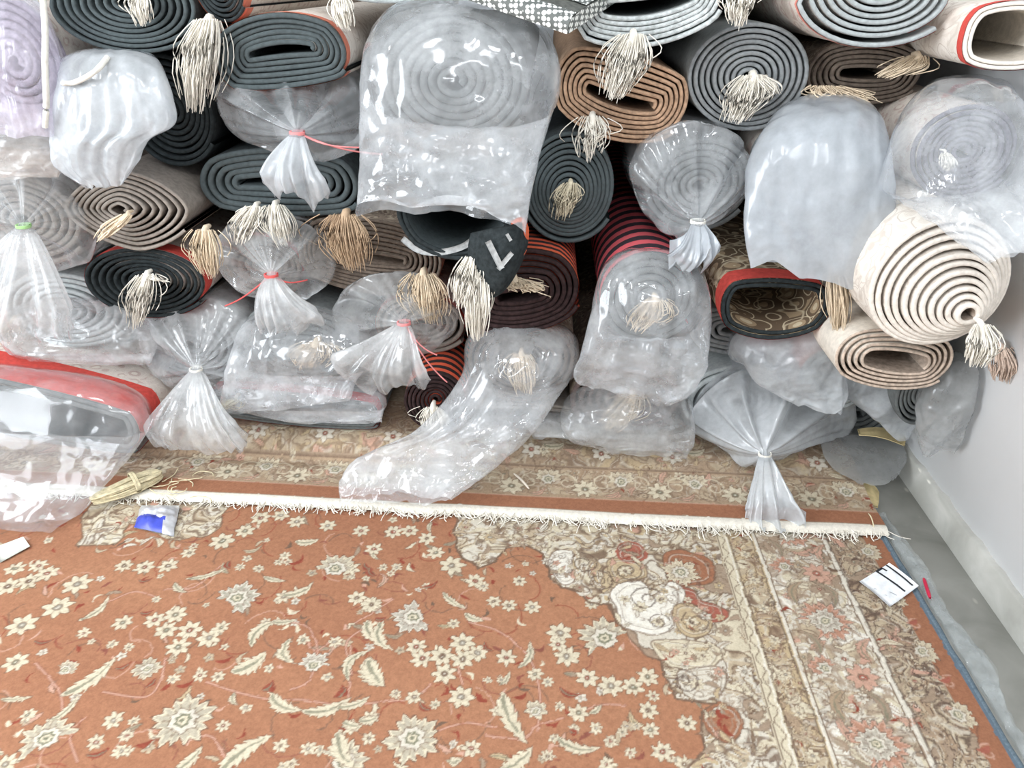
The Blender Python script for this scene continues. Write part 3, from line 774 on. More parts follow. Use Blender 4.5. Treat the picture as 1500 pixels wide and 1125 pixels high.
scatter_arabesque(CV2, -1.9, C2_X1, 0.10, 0.20, 200, 51, (0.010, 0.024), 'brown', ('beige', 'cream', 'tan', 'taupe', 'pink'))
scatter_arabesque(CV2, -1.9, C2_X1, 0.20, 0.45, 260, 52, (0.012, 0.026), 'brown', ('beige', 'cream', 'tan', 'gold', 'pink'))
xx = -1.88; kk = 0
while xx < C2_X1:
    CV2.star(xx, 0.125, 0.036, 8, 0.2, 'cream', 'brown', 'green'); CV2.leaf(xx + 0.075, 0.10, 0.05, 0.016, 0.5, 1, 'pink', 'brown')
    CV2.palmette(xx + 0.10, 0.16, 0.045, 1.57, 1.7, 'cream', 'beige', 14); CV2.curl(xx + 0.05, 0.15, 0.034, 0.3, 1.3, 0.0035, 'cream', 0.9); CV2.curl(xx + 0.15, 0.15, 0.034, 2.8, 1.3, 0.0035, 'cream', 0.9, -1)
    CV2.star(xx + 0.05, 0.26, 0.03, 6, 0, 'ivory', 'brown', 'rust'); CV2.leaf(xx + 0.12, 0.28, 0.07, 0.03, 0.3, 1, 'cream', 'brown')
    xx += 0.2; kk += 1
CV2.line([(-2, 0.205), (2, 0.205)], 0.004, 'brown', 0.8); CV2.line([(-2, 0.083), (2, 0.083)], 0.004, 'pink', 0.6); CV2.line([(-2, 0.030), (2, 0.030)], 0.004, 'taupe', 0.9)
gx = CV2.X; gd = CV2.Y
GX, GD = np.meshgrid(gx, gd)
def c2_height(x, d):
    z = 0.030 + 0.03 * np.clip((d - 0.13) / 0.14, 0, 1) ** 1.3
    lft = np.clip((0.05 - x) / 0.5, 0, 1)                                   # on the left the end is folded over into a ledge
    z = z + lft * (0.030 / (1 + np.exp(-(d - 0.215) / 0.010)) - 0.010 * np.exp(-((d - 0.19) / 0.02) ** 2))
    z = z + 0.004 * vnoise(np.stack([x * 4, d * 6, x * 0], -1), 9, True) * np.clip(d / 0.1, 0, 1)
    return z - 0.012 * np.clip(1 - d / 0.02, 0, 1) ** 2
c2_end = 0.46
GZ = c2_height(GX, GD)
GYY = np.vectorize(front_y)(gx)[None, :] + GD + 0.004 * vnoise(np.stack([GX * 9, GD * 0, GX * 0], -1), 12, True) * np.clip(1 - GD / 0.06, 0, 1)
carpet2 = thing('floor_carpet', (0, 1.7, 0.012), 'terracotta edged carpet with white fringed end, lying crosswise beneath the rolled carpets', 'carpet')
o = build('pile_face', np.stack([GX, GYY, GZ], -1), grid_faces(len(gd), len(gx)), PILE, carpet2)
unruly(CV2)
colour_attr(o, CV2.a)
# body that carries the folded layers under the rolls
v, f = box((-0.515, 2.60, 0.030), (2.77, 1.6, 0.036)); build('folded_layers', v, f, fabric('carpet_backing', (176, 160, 138)), carpet2, smooth=False)
STRAND = fabric('cotton_white', (232, 228, 218), (220, 214, 202), 60, bump=0.1)
rg = random.Random(77); parts = []
CL = [rg.uniform(-1.4, C2_X1) for _ in range(16)] + [PZ(408, 715, 0.03)[0], PZ(535, 738, 0.03)[0], PZ(880, 760, 0.03)[0]]
for k in range(1500):                                              # matted cotton fringe
    x = rg.uniform(-1.9, C2_X1 - 0.005) if rg.random() < 0.7 else min(C2_X1 - 0.005, rg.choice(CL) + rg.gauss(0, 0.022)); y0 = front_y(x) + 0.016 + (rg.uniform(0, 0.02) if rg.random() < 0.3 else 0)
    l = rg.uniform(0.018, 0.055) * (1.5 if rg.random() < 0.15 else 1); a = rg.gauss(0, 0.8); n = 6
    c = rg.uniform(-20, 20)
    pts = [(x, y0, 0.026)]
    for i in range(1, n):
        a += c * 0.02 + rg.gauss(0, 0.15); px, py, pz = pts[-1]
        pts.append((px + math.sin(a) * l / n, py - math.cos(a) * l / n, max(0.0165, pz - 0.003 + rg.uniform(-.001, .0025))))
    parts.append(tube(pts, 0.0014, 3))
fr = build('fringe', *join(parts), STRAND, carpet2); fr['kind'] = 'stuff'

# ------------------------------------------------------------------ rolled carpets
def roll(label, u, v, rx, ry, y, turns=7, length=1.6, core=0.0, bend=0.0, tilt=0.0, ex=0.0, ez=0.0, s0=0.10, sup=2.0, tele=0.0, wob=0.015, phase=-0.6,
         outer=None, inner=None, bind=None, band=None, band_w=0.03, fill=0.86, seed=1, name='carpet_roll', group=None, lean=0.0, droop=0.0, flat=0.0, geo=None, soft=False):
    """a carpet rolled along Y: spiral cross-section, bound edge facing the camera; sizes in picture px at depth y"""
    c, RX, RZ = geo
    n = int(40 * turns) + 1
    ph = np.linspace(0, 2 * math.pi * turns, n); s = s0 + (1 - s0) * ph / ph[-1]
    ph = ph + phase - ph[-1]
    ca, sa = np.cos(ph), np.sin(ph)
    pw = 2.0 / sup
    cx = np.sign(ca) * np.abs(ca) ** pw; sz = np.sign(sa) * np.abs(sa) ** pw
    a = core * RX
    rgn = np.random.default_rng(seed)
    wb = 1 + wob * (np.sin(2 * ph + seed) + 0.7 * np.sin(3 * ph + 2 * seed)) + 0.006 * rgn.normal(size=n).cumsum() / 6 * (s < 0.96)
    x = a * np.clip(1.5 * ca, -1, 1) + (RX - a) * s * cx * wb
    z = RZ * s * sz * wb
    if flat: z = np.where(z < 0, z * (1 - flat), z)
    z = z + bend * RZ * ((x / RX) ** 2 - 0.3) * (1.15 - 0.6 * s)
    x = x + ex * RX * (1 - s); z = z + ez * RZ * (1 - s)
    t = math.radians(tilt); x, z = x * math.cos(t) - z * math.sin(t), x * math.sin(t) + z * math.cos(t)
    P = np.stack([x, z], -1)
    T = np.gradient(P, axis=0); T /= np.linalg.norm(T, axis=1)[:, None] + 1e-9
    Nn = np.stack([T[:, 1], -T[:, 0]], -1)                      # outward for growing angle
    pitch = min(RX - a, RZ) * (1 - s0) / turns
    h = pitch * fill / 2
    yf = -tele * (1 - s) + 0.004 * rgn.normal(size=n).cumsum() / 8
    yf = yf - yf[-1]
    root = thing(name, (c[0], y, c[2] - RZ), label, 'carpet', group)
    def row(off, back):
        q = P + Nn * off
        yy = back if back > 0.5 else yf + back
        dz = -droop * np.clip(1 - (yy + 0 * s) / 0.5, 0, 1) ** 2 if droop else 0.0
        return np.stack([c[0] + q[:, 0] + lean * yy, y + yy + 0 * s, c[2] + q[:, 1] + dz], -1)
    e = min(h, 0.010)
    O = [row(h, length), row(h, 0.5), row(h, 0.25), row(h, 0.1), row(h, e)]
    I = [row(-h, e), row(-h, 0.25), row(-h, length)]
    def strip(rows):                                             # rows -> verts (n, nr, 3)
        V = np.stack(rows, 1); return V.reshape(-1, 3), grid_faces(n, len(rows))
    vo, fo = strip(O); vi, fi = strip(I)
    outer = outer or bind; inner = inner or bind
    V, Fq = join([(vo, fo), (vi, fi)])
    sheet_o = build('carpet_sheet', V, Fq, [outer, inner], root, midx=[0] * len(fo) + [1] * len(fi))
    B = [row(h, e), row(h * 0.92, e * 0.45), row(h * 0.55, e * 0.1), row(0, 0), row(-h * 0.55, e * 0.1), row(-h * 0.92, e * 0.45), row(-h, e)]
    vb, fb = strip(B); build('bound_edge', vb, fb, bind, sheet_o)
    if band is not None:                                         # coloured guard stripe next to the edge on the outermost turn
        k0 = max(0, n - 43)
        vv = np.stack([row(h + 0.0016, e * 0.9)[k0:], row(h + 0.0022, e + band_w * 0.5)[k0:], row(h + 0.0016, e + band_w)[k0:]], 1)
        build('guard_stripe', vv.reshape(-1, 3), grid_faces(n - k0, 3), band, sheet_o)
    root['_c'] = [float(c[0]), float(y), float(c[2])]
    return root

def strands(p0, p1, width, n, seed, bow=0.02, r=0.0014, top=0.30, fray=0.25, wav=0.12):
    """a hank of threads from p0 to p1, spreading to width"""
    rg = random.Random(seed); p0 = np.array(p0); p1 = np.array(p1)
    Ld = np.linalg.norm(p1 - p0); parts = []
    for k in range(n):
        sx = rg.gauss(0, 0.42); sy = rg.gauss(0, 0.30); ln = min(1.06, rg.gauss(0.88, 0.13)) * (1 - 0.12 * min(1.5, abs(sx)) ** 2)
        loose = rg.random() < fray
        if loose: sx *= 1.35; ln *= rg.uniform(0.5, 1.1)
        a = np.array([sx * width * top, sy * width * top * 0.8, rg.uniform(-.002, .004)])
        b = np.array([sx * width * 0.42 + rg.gauss(0, 0.06) * width, sy * width * 0.45 - bow * 0.3, 0.0]); mb = np.array([sx * width * 0.22, sy * width * 0.2, 0])
        ph = rg.uniform(0, 6.28); amp = wav * width * (rg.uniform(0.2, 1.0) if not loose else rg.uniform(0.6, 1.8)) * 0.4
        pts = []
        for i in range(7):
            t = i / 6.0
            q = p0 + (p1 - p0) * t * ln + a * (1 - t) + b * t + mb * math.sin(math.pi * t)
            q = q + np.array([amp * math.sin(ph + 4 * t), -bow * math.sin(math.pi * min(1, t * 1.1)) + amp * 0.6 * math.cos(ph + 5 * t), 0]) * (0.2 + 0.8 * t)
            pts.append(q)
        parts.append(tube(pts, [r] * 6 + [r * 0.6], 3))
    return join(parts)

def tassel(root, u0, v0, u1, v1, wpx, y, mat=None, n=70, seed=1, bow=0.02, head=True, **kw):
    p0 = PY(u0, v0, y); p1 = PY(u1, v1, y - 0.012)
    width = wpx * (PY(u0 + 10, v0, y) - PY(u0, v0, y))[0] / 10
    V, Fq = strands(p0, p1, width, int(n * 1.7), seed, bow, **kw)
    to = build('tassel', V, Fq, mat or STRAND, root)
    if head:                                                     # the knotted warp ends the hank leaves from
        rg = random.Random(seed); r = width * 0.10
        pts = [p0 + np.array([0, 0.03, 0.004]), p0 + np.array([0, 0.01, 0.006]), p0, p0 + (p1 - p0) * 0.10 + np.array([0, -bow * 0.4, 0]), p0 + (p1 - p0) * 0.2 + np.array([0, -bow * 0.6, 0])]
        build('knot', *tube(pts, [r * 0.8, r * 1.1, r * 1.25, r * 1.1, r * 0.8], 8), mat or STRAND, to)
    return to

def fab(name, c, f=0.8, **kw): return fabric(name, c, tuple(x * f for x in c), **kw)
HAZEBLACK = fab('hazed_black_pile', (66, 72, 74), 0.8); BLACKB = fab('black_binding', (50, 56, 58), 0.75)  # black pile raised to carry lens haze; the binding stays dark
CHAR = fab('charcoal_binding', (104, 108, 108), 0.88); GREY = fab('grey_binding', (164, 170, 171), 0.9); GREYB = fab('brown_grey_binding', (148, 140, 132), 0.88); DGREY = fab('dark_grey_binding', (138, 142, 144), 0.88)
LGREY = fab('pale_grey_felt', (198, 204, 204)); BEIGE = fab('beige_binding', (186, 154, 128)); BEIGED = fab('beige_backing', (160, 132, 110))
CREAM = fab('cream_pile', (222, 214, 202), 0.92); CREAMB = fab('cream_binding', (226, 218, 208), 0.92); CREAMI = fab('tan_backing', (176, 160, 146))
BROWNG = fab('taupe_binding', (120, 108, 98)); BLKB = fab('maroon_black_binding', (58, 44, 44), 0.7)
ORANGE = fab('orange_stripe', (212, 104, 72), 0.9); RED = fab('red_stripe', (206, 82, 74), 0.9); SALMON = fab('salmon_stripe', (212, 130, 108), 0.9); PALEPINK = fab('faded_pink_stripe', (220, 140, 128), 0.9)
STRAW = fab('straw_cotton', (226, 208, 182), 0.92, bump=0.1); STRAWD = fab('dusty_cotton', (196, 170, 142), 0.9, bump=0.1)
F_BRN = floral('brown_gold_floral_pile', (104, 88, 72), (160, 140, 114), (196, 182, 156), 7)
F_CRM = floral('cream_grey_floral_pile', (222, 215, 206), (214, 206, 196), (200, 190, 180), 9)
F_PINK = floral('grey_pink_floral_pile', (206, 196, 188), (190, 172, 164), (214, 206, 196), 12)
F_TAU = floral('taupe_floral_pile', (150, 136, 122), (182, 168, 150), (120, 104, 94), 14)
S_PINK = striped('pink_black_striped_pile', (226, 104, 112), (62, 54, 60), 0.062); S_OR = striped('orange_black_striped_pile', (206, 92, 66), (48, 42, 42), 0.034)
HAZETEAL = fab('hazed_teal_pile', (78, 86, 88), 0.88)  # upper rolls' dark teal, lens haze lightened into the colour

Rl = {}; SPEC = {}
BAGGED = set('bagged_grey upper_grey upper_white black_mid black_bag lavender left_grey taupe_layers bag_tied milky_inside violet_bagged beige_under left_low low_tied red_tied low_char pink_tied low_brown low_mauve low_grey_right low_grey_mid low_pale corner_grey corner_low flat_mid taupe_dark red_edge'.split())
def R(key, label, u, v, rx, ry, y, **kw):
    kw.setdefault('seed', len(SPEC) + 2)
    c = PY(u, v, y)
    SPEC[key] = [label, (u, v, rx, ry, y), kw, c, abs(PY(u + rx, v, y)[0] - PY(u - rx, v, y)[0]) / 2, abs(PY(u, v - ry, y)[2] - PY(u, v + ry, y)[2]) / 2]

def settle(iters=90):
    """let the stacked rolls press against each other instead of running through each other"""
    keys = list(SPEC); n = len(keys)
    cx = np.array([SPEC[k][3][0] for k in keys]); cz = np.array([SPEC[k][3][2] for k in keys])
    rx = np.array([SPEC[k][4] for k in keys]); rz = np.array([SPEC[k][5] for k in keys])
    core = np.array([SPEC[k][2].get('core', 0) for k in keys]); tl = np.radians([SPEC[k][2].get('tilt', 0) for k in keys])
    mob = np.array([1.0 if k in BAGGED else 0.22 for k in keys])
    rx0, rz0 = rx.copy(), rz.copy()
    ph = np.linspace(0, 2 * math.pi, 40, endpoint=False); ca, sa = np.cos(ph), np.sin(ph)
    cc = np.clip(1.5 * ca, -1, 1)
    for it in range(iters):
        a = core * rx
        lx = a[:, None] * cc + (rx - a)[:, None] * ca; lz = rz[:, None] * sa
        wx = cx[:, None] + lx * np.cos(tl)[:, None] - lz * np.sin(tl)[:, None]; wz = cz[:, None] + lx * np.sin(tl)[:, None] + lz * np.cos(tl)[:, None]
        mx = np.zeros(n); mz = np.zeros(n); hit = np.zeros(n)
        for b in range(n):
            dx = wx - cx[b]; dz = wz - cz[b]
            qx = dx * math.cos(tl[b]) + dz * math.sin(tl[b]); qz = -dx * math.sin(tl[b]) + dz * math.cos(tl[b])
            ab = core[b] * rx[b]
            qx = np.sign(qx) * np.maximum(np.abs(qx) - ab, 0)
            val = np.hypot(qx / (rx[b] - ab), qz / rz[b])
            pen = np.maximum(1 - val, 0).max(1) * min(rx[b] - ab, rz[b]); pen[b] = 0
            for i in np.nonzero(pen > 0.0005)[0]:
                ddx, ddz = cx[i] - cx[b], cz[i] - cz[b]; l = math.hypot(ddx, ddz) + 1e-6
                tot = mob[i] + mob[b]; p = pen[i] * 0.35
                mx[i] += ddx / l * p * mob[i] / tot; mz[i] += ddz / l * p * mob[i] / tot
                mx[b] -= ddx / l * p * mob[b] / tot; mz[b] -= ddz / l * p * mob[b] / tot
                hit[i] = max(hit[i], pen[i]); hit[b] = max(hit[b], pen[i])
        cx += mx; cz += mz
        sh = 1 - np.clip(hit, 0, 0.02) * 0.55 * np.where(mob > 0.5, 1.0, 0.5)
        rx = np.maximum(rx * sh, rx0 * np.where(mob > 0.5, 0.68, 0.86)); rz = np.maximum(rz * sh, rz0 * np.where(mob > 0.5, 0.68, 0.86))
        ext = wx.max(1) - cx; cx = np.minimum(cx, WALL_X - 0.025 - ext)
        ez_ = cz - wz.min(1); cz = np.maximum(cz, 0.062 + ez_)
    for i, k in enumerate(keys):
        SPEC[k][3] = np.array([cx[i], SPEC[k][1][4], cz[i]]); SPEC[k][4] = rx[i]; SPEC[k][5] = rz[i]

# -- top row
R('black_top', 'large black carpet roll with short white tassel above the crinkled milky bag', 185, 8, 112, 72, 1.84, turns=9, bind=HAZETEAL, outer=HAZEBLACK, ez=0.1, fill=0.94)
R('red_edge', 'black carpet roll with salmon edge stripe and long white tassel at its corner', 306, -16, 38, 52, 1.84, turns=6, bind=BLACKB, outer=F_PINK, band=SALMON, band_w=0.05)
R('black_loop', 'black carpet folded in a flat open loop under an orange edged cream top', 408, 92, 104, 56, 1.82, turns=6, core=0.42, bend=-0.35, s0=0.10, bind=HAZETEAL, inner=HAZEBLACK, outer=F_CRM, band=SALMON, band_w=0.035, tilt=6, fill=0.95)
R('bagged_grey', 'grey carpet roll inside the big open clear bag', 665, 118, 120, 104, 1.90, turns=8, bind=CHAR, outer=CHAR, fill=0.97)
R('upper_grey', 'grey carpet roll resting on the big open clear bag behind the dotted net', 560, -62, 120, 66, 1.86, turns=7, bind=GREY, outer=F_PINK)
R('white_felt', 'pale grey felt backed carpet roll folded in wide loops with white tassel', 955, 36, 118, 64, 1.80, turns=6, core=0.5, bend=0.35, s0=0.16, bind=LGREY, outer=LGREY, tilt=8, fill=0.8)
R('beige_fold', 'beige brown carpet roll with kidney shaped inner fold', 915, 148, 106, 68, 1.88, turns=7, core=0.44, bend=0.30, s0=0.12, bind=BEIGE, inner=BEIGED, outer=BEIGE, tilt=-14, fill=0.78)
R('grey_white_tassel', 'grey carpet roll with round spiral and thick white tassel at its centre', 1105, 105, 97, 86, 1.88, turns=9, bind=DGREY, outer=GREY, fill=0.8)
R('top_big', 'biggest grey edged carpet roll with faded floral outside and pink stripe', 1272, 12, 128, 80, 1.76, turns=8, bind=GREY, outer=F_PINK, band=PALEPINK, band_w=0.012, tilt=-4, ez=0.2, fill=0.84)
R('taupe_dark', 'dark taupe carpet roll with straw tassel squeezed under the biggest grey roll', 1315, 104, 104, 56, 1.92, turns=6, core=0.3, bind=BROWNG, outer=F_TAU, s0=0.15)
R('cream_open', 'cream carpet roll with wide hollow centre and red stripe by the white wall', 1468, 62, 74, 52, 1.68, turns=2, s0=0.72, core=0.35, sup=2.4, bind=CREAMB, inner=CREAM, outer=F_CRM, band=RED, band_w=0.022, fill=0.9)
R('upper_white', 'white carpet roll lying over the pale grey felt roll', 1085, -60, 105, 52, 1.86, turns=6, bind=CREAMB, outer=CREAM)
# -- middle, left to right
R('black_mid', 'plain black carpet roll standing behind the long white tassel', 258, 185, 66, 84, 1.92, turns=8, bind=BLACKB, outer=HAZEBLACK)
R('black_flat', 'wide flattened black carpet roll above the paired white tassels', 408, 262, 124, 52, 1.90, turns=5, core=0.45, bind=HAZETEAL, outer=HAZEBLACK, s0=0.1, bend=-0.2, fill=0.94)
R('black_bag', 'black carpet roll inside the clear bag with pink string', 420, 165, 100, 50, 1.92, turns=6, core=0.3, bind=BLACKB, outer=HAZEBLACK)
R('lavender', 'pale lilac carpet roll inside the bag with hanging white cord', 20, 90, 84, 100, 1.90, turns=7, bind=fab('lilac_binding', (168, 160, 172)), outer=F_PINK)
R('greybrown', 'brown grey carpet roll with lens shaped spiral and straw tassel', 198, 314, 100, 60, 1.82, turns=8, sup=1.55, bind=GREYB, outer=GREYB, inner=BROWNG, ex=-0.18, fill=0.76)
R('black_tassel', 'black carpet roll with limp white tassel under the lens shaped roll', 218, 418, 98, 54, 1.84, turns=8, bind=BLACKB, outer=F_PINK, band=RED, band_w=0.05)
R('left_grey', 'grey carpet roll inside the bag with green tie', 30, 322, 92, 70, 1.90, turns=7, bind=GREYB, outer=GREYB)
R('taupe_layers', 'taupe carpet roll in wide flat layers behind the dusty tassels', 545, 372, 128, 68, 1.90, turns=8, core=0.4, bind=BROWNG, outer=F_TAU, inner=CREAMI, fill=0.74, tilt=-6)
R('black_chevron', 'black carpet bent in an open trough with grey chevrons and orange end', 656, 342, 92, 52, 1.72, turns=2, s0=0.7, core=0.4, bend=0.9, bind=BLACKB, inner=HAZETEAL, outer=HAZEBLACK, tilt=8, fill=0.9, length=1.2)
R('orange_rings', 'glossy maroon black carpet roll with orange outer rings and curly thread tassel', 762, 404, 98, 64, 1.80, turns=7, core=0.25, bind=BLKB, outer=S_OR, band=ORANGE, band_w=0.012, flat=-0.05, ez=-0.15, fill=0.8, tilt=10)
R('black_round', 'round black carpet roll with fine rings and frayed cream tassel', 845, 258, 78, 88, 1.87, turns=10, bind=HAZETEAL, outer=HAZEBLACK, ez=-0.12, fill=0.92)
R('bag_tied', 'grey carpet roll inside the clear bag tied with a white tail', 1012, 256, 82, 70, 1.86, turns=7, bind=CHAR, outer=CHAR, fill=0.93)
R('pink_striped', 'carpet roll striped pink and black round its outside in a clear bag', 952, 436, 72, 66, 1.76, turns=6, bind=CHAR, outer=S_PINK)
R('milky_inside', 'grey carpet roll inside the large milky white bag', 1195, 228, 84, 66, 1.90, turns=7, bind=DGREY, outer=F_PINK)
R('violet_bagged', 'violet grey carpet roll inside the long slanting clear bag by the wall', 1392, 222, 94, 84, 1.70, turns=8, bind=fab('violet_grey_binding', (118, 116, 128)), outer=F_PINK)
R('brown_gold', 'brown and gold floral carpet roll with open D shaped end and red stripe', 1140, 452, 82, 46, 1.70, turns=2, s0=0.70, core=0.45, bend=0.25, bind=BLACKB, inner=F_BRN, outer=F_BRN, band=RED, band_w=0.065, fill=0.9, length=0.9, phase=0.3)
R('cream_cone', 'big cream carpet roll with conical spiral end beside the white wall', 1384, 430, 110, 98, 1.50, turns=11, bind=CREAMB, inner=CREAMI, outer=F_CRM, ex=0.45, ez=-0.42, tele=0.06, fill=0.93, length=1.2)
R('beige_under', 'beige carpet roll with loose open layers under the big cream roll', 1396, 486, 112, 56, 1.58, turns=5, s0=0.3, core=0.3, bind=fab('oat_binding', (204, 186, 170)), inner=CREAMI, outer=CREAM, fill=0.6, tilt=-6)
# -- lower, left to right
R('left_low', 'grey carpet roll behind the crinkled film under the black roll', 120, 488, 100, 58, 1.92, turns=7, bind=GREY, outer=GREY)
R('low_tied', 'grey carpet roll inside the bag with wide pleated skirt', 292, 498, 78, 60, 1.92, turns=7, bind=DGREY, outer=DGREY)
R('red_tied', 'taupe carpet roll inside the bag with red tie', 410, 386, 76, 52, 1.92, turns=6, bind=BROWNG, outer=F_TAU, band=RED)
R('low_char', 'charcoal carpet roll with beige tassel inside the peaked clear bag', 452, 508, 92, 60, 1.88, turns=7, bind=CHAR, outer=CHAR, core=0.2)
R('pink_tied', 'grey carpet roll inside the bag with pink string', 588, 470, 82, 50, 1.92, turns=6, bind=GREYB, outer=F_PINK, band=RED)
R('orange_small', 'small black and orange striped carpet roll with stubby white tassel', 634, 578, 50, 46, 1.80, turns=7, bind=BLKB, outer=S_OR, inner=S_OR, fill=0.78)
R('low_brown', 'taupe carpet roll with beige tassel inside the trailing open bag', 765, 522, 84, 62, 1.88, turns=8, bind=BROWNG, outer=F_TAU, fill=0.76)
R('low_mauve', 'mauve brown carpet roll with straw tassel inside the low clear bag', 915, 606, 88, 54, 1.88, turns=6, bind=fab('mauve_brown_binding', (122, 106, 102)), outer=F_TAU)
R('low_grey_right', 'grey carpet roll inside the large bag with fan shaped knot', 1135, 612, 100, 62, 1.90, turns=7, bind=GREY, outer=GREY)
R('low_grey_mid', 'grey carpet roll wedged under the brown and gold roll', 1130, 518, 92, 40, 1.93, turns=5, core=0.3, bind=DGREY, outer=GREY)
R('low_pale', 'pale grey carpet roll inside the pointed milky bag', 1285, 560, 70, 56, 1.82, turns=6, bind=GREY, outer=PALEPINK)
R('corner_grey', 'grey carpet roll inside the grey bag against the white wall', 1394, 572, 48, 58, 1.68, turns=6, bind=CHAR, outer=CHAR)
R('corner_low', 'dark carpet roll on the floor at the wall corner', 1244, 668, 56, 40, 1.90, turns=5, bind=CHAR, outer=CHAR)
R('flat_red_left', 'flat folded dark carpet with broad red stripe inside the big slumped clear bag', 20, 584, 200, 46, 1.70, turns=2, s0=0.6, core=0.78, bind=CHAR, inner=HAZEBLACK, outer=F_PINK, band=RED, band_w=0.13, tilt=-12, fill=0.9, name='folded_carpet', length=1.3)
R('flat_red_mid', 'flat folded pale grey carpet with red stripe on the fringed carpet', 420, 592, 130, 26, 1.84, turns=2, s0=0.6, core=0.80, bind=CHAR, inner=CHAR, outer=LGREY, band=fab('deep_red_stripe', (190, 52, 58), 0.9), band_w=0.045, tilt=-4, fill=0.9, name='folded_carpet', length=1.3)
R('flat_mid', 'flat folded grey carpet between the small striped roll and the mauve one', 770, 616, 90, 22, 1.90, turns=2, s0=0.55, core=0.75, bind=GREYB, outer=GREYB, fill=0.9, name='folded_carpet', length=1.3)

settle()
for k_, sp in SPEC.items():
    Rl[k_] = roll(sp[0], *sp[1], geo=(sp[3], sp[4], sp[5]), **sp[2])

# tassels of knotted warp
T = tassel
T(Rl['black_top'], 205, -14, 213, 36, 34, 1.82, n=50, seed=3)
T(Rl['red_edge'], 305, 30, 291, 156, 52, 1.82, n=130, seed=4, bow=0.03)
T(Rl['black_loop'], 497, -6, 508, 42, 30, 1.80, n=50, seed=5)
T(Rl['white_felt'], 928, 52, 900, 140, 52, 1.76, n=130, seed=6, bow=0.03)
T(Rl['beige_fold'], 868, 172, 864, 232, 44, 1.83, n=46, seed=7, fray=0.6, wav=0.4)
T(Rl['grey_white_tassel'], 1104, 112, 1076, 176, 50, 1.85, n=110, seed=8, bow=0.03)
T(Rl['grey_white_tassel'], 1108, 112, 1132, 138, 34, 1.85, n=50, seed=9, bow=0.02, head=False)
T(Rl['upper_white'], 1085, -20, 1078, 36, 44, 1.80, n=80, seed=10)
T(Rl['taupe_dark'], 1345, 84, 1296, 112, 46, 1.87, STRAW, n=90, seed=11)
T(Rl['taupe_dark'], 1212, 128, 1245, 152, 70, 1.86, STRAW, n=70, seed=12, fray=0.7, wav=0.4, head=False)
T(Rl['greybrown'], 186, 316, 148, 350, 26, 1.79, STRAW, n=60, seed=13)
T(Rl['black_tassel'], 214, 404, 200, 474, 34, 1.80, n=60, seed=14, bow=0.02)
T(Rl['black_tassel'], 220, 402, 240, 412, 24, 1.81, n=14, seed=15, fray=1, wav=0.5, head=False)
T(Rl['greybrown'], 300, 338, 308, 402, 40, 1.81, STRAW, n=80, seed=16)
T(Rl['black_flat'], 374, 304, 354, 354, 34, 1.84, n=60, seed=17)
T(Rl['black_flat'], 402, 302, 416, 356, 40, 1.84, n=80, seed=18)
T(Rl['taupe_layers'], 506, 316, 518, 392, 58, 1.84, STRAWD, n=120, seed=19, fray=0.4)
T(Rl['taupe_layers'], 620, 402, 630, 468, 50, 1.82, STRAW, n=100, seed=20, fray=0.35)
T(Rl['black_chevron'], 692, 378, 676, 446, 40, 1.68, n=80, seed=21)
T(Rl['black_chevron'], 700, 396, 698, 492, 34, 1.67, n=80, seed=22, bow=0.03)
T(Rl['orange_rings'], 752, 410, 780, 424, 50, 1.76, STRAW, n=50, seed=23, fray=0.9, wav=0.7, bow=0.03)
T(Rl['black_round'], 836, 270, 822, 318, 32, 1.83, fab('ecru_cotton', (214, 204, 180), 0.85), n=60, seed=24, fray=0.5, wav=0.3)
T(Rl['cream_cone'], 1438, 478, 1428, 532, 40, 1.42, n=90, seed=25)
T(Rl['beige_under'], 1468, 512, 1466, 556, 40, 1.54, fab('pinkish_cotton', (214, 192, 176), 0.88), n=70, seed=26)
T(Rl['brown_gold'], 1224, 396, 1228, 484, 30, 1.66, STRAW, n=90, seed=27)
T(Rl['pink_striped'], 960, 440, 936, 480, 46, 1.72, STRAW, n=80, seed=28)
T(Rl['low_char'], 464, 504, 452, 534, 52, 1.84, STRAW, n=90, seed=29, fray=0.5)
T(Rl['orange_small'], 634, 598, 636, 628, 36, 1.77, n=70, seed=30, wav=0.05)
T(Rl['low_brown'], 764, 520, 768, 572, 40, 1.84, STRAW, n=80, seed=31)
T(Rl['low_mauve'], 928, 580, 896, 622, 50, 1.83, STRAW, n=90, seed=32)
T(Rl['violet_bagged'], 1386, 226, 1384, 248, 18, 1.67, n=40, seed=33)
T(Rl['left_low'], 20, 470, 18, 500, 30, 1.86, STRAW, n=30, seed=34)
T(Rl['flat_red_mid'], 345, 586, 312, 594, 26, 1.79, fab('ecru_cotton', (214, 204, 180), 0.85), n=60, seed=35, wav=0.2)

# ------------------------------------------------------------------ plastic bags
CLEAR = film('clear_polythene', 0.30, (232, 236, 239), 0.10, 0.6)
HAZY = film('hazy_polythene', 0.36, (226, 229, 230), 0.12, 0.55)
THIN = film('thin_clear_polythene', 0.17, (230, 232, 234), 0.13, 0.6)
MILKY = film('milky_polythene', 0.58, (216, 221, 225), 0.20, 0.35)
WHITE = film('white_polythene', 0.74, (194, 200, 206), 0.22, 0.25)
GREYF = film('grey_polythene', 0.45, (186, 188, 188), 0.2, 0.35)
LILAC = film('lilac_polythene', 0.48, (214, 208, 222), 0.18, 0.5)
DUSTY = film('dusty_polythene', 0.42, (214, 208, 202), 0.2, 0.45)

def push_clear(V, lo_x=None):
    V[..., 0] = np.minimum(V[..., 0], WALL_X - 0.02)
    z_floor = np.where(V[..., 1] > 1.56, 0.052 + 0.05 * np.clip((V[..., 1] - 1.66) / 0.2, 0, 1), 0.024)
    V[..., 2] = np.maximum(V[..., 2], z_floor)
    return V

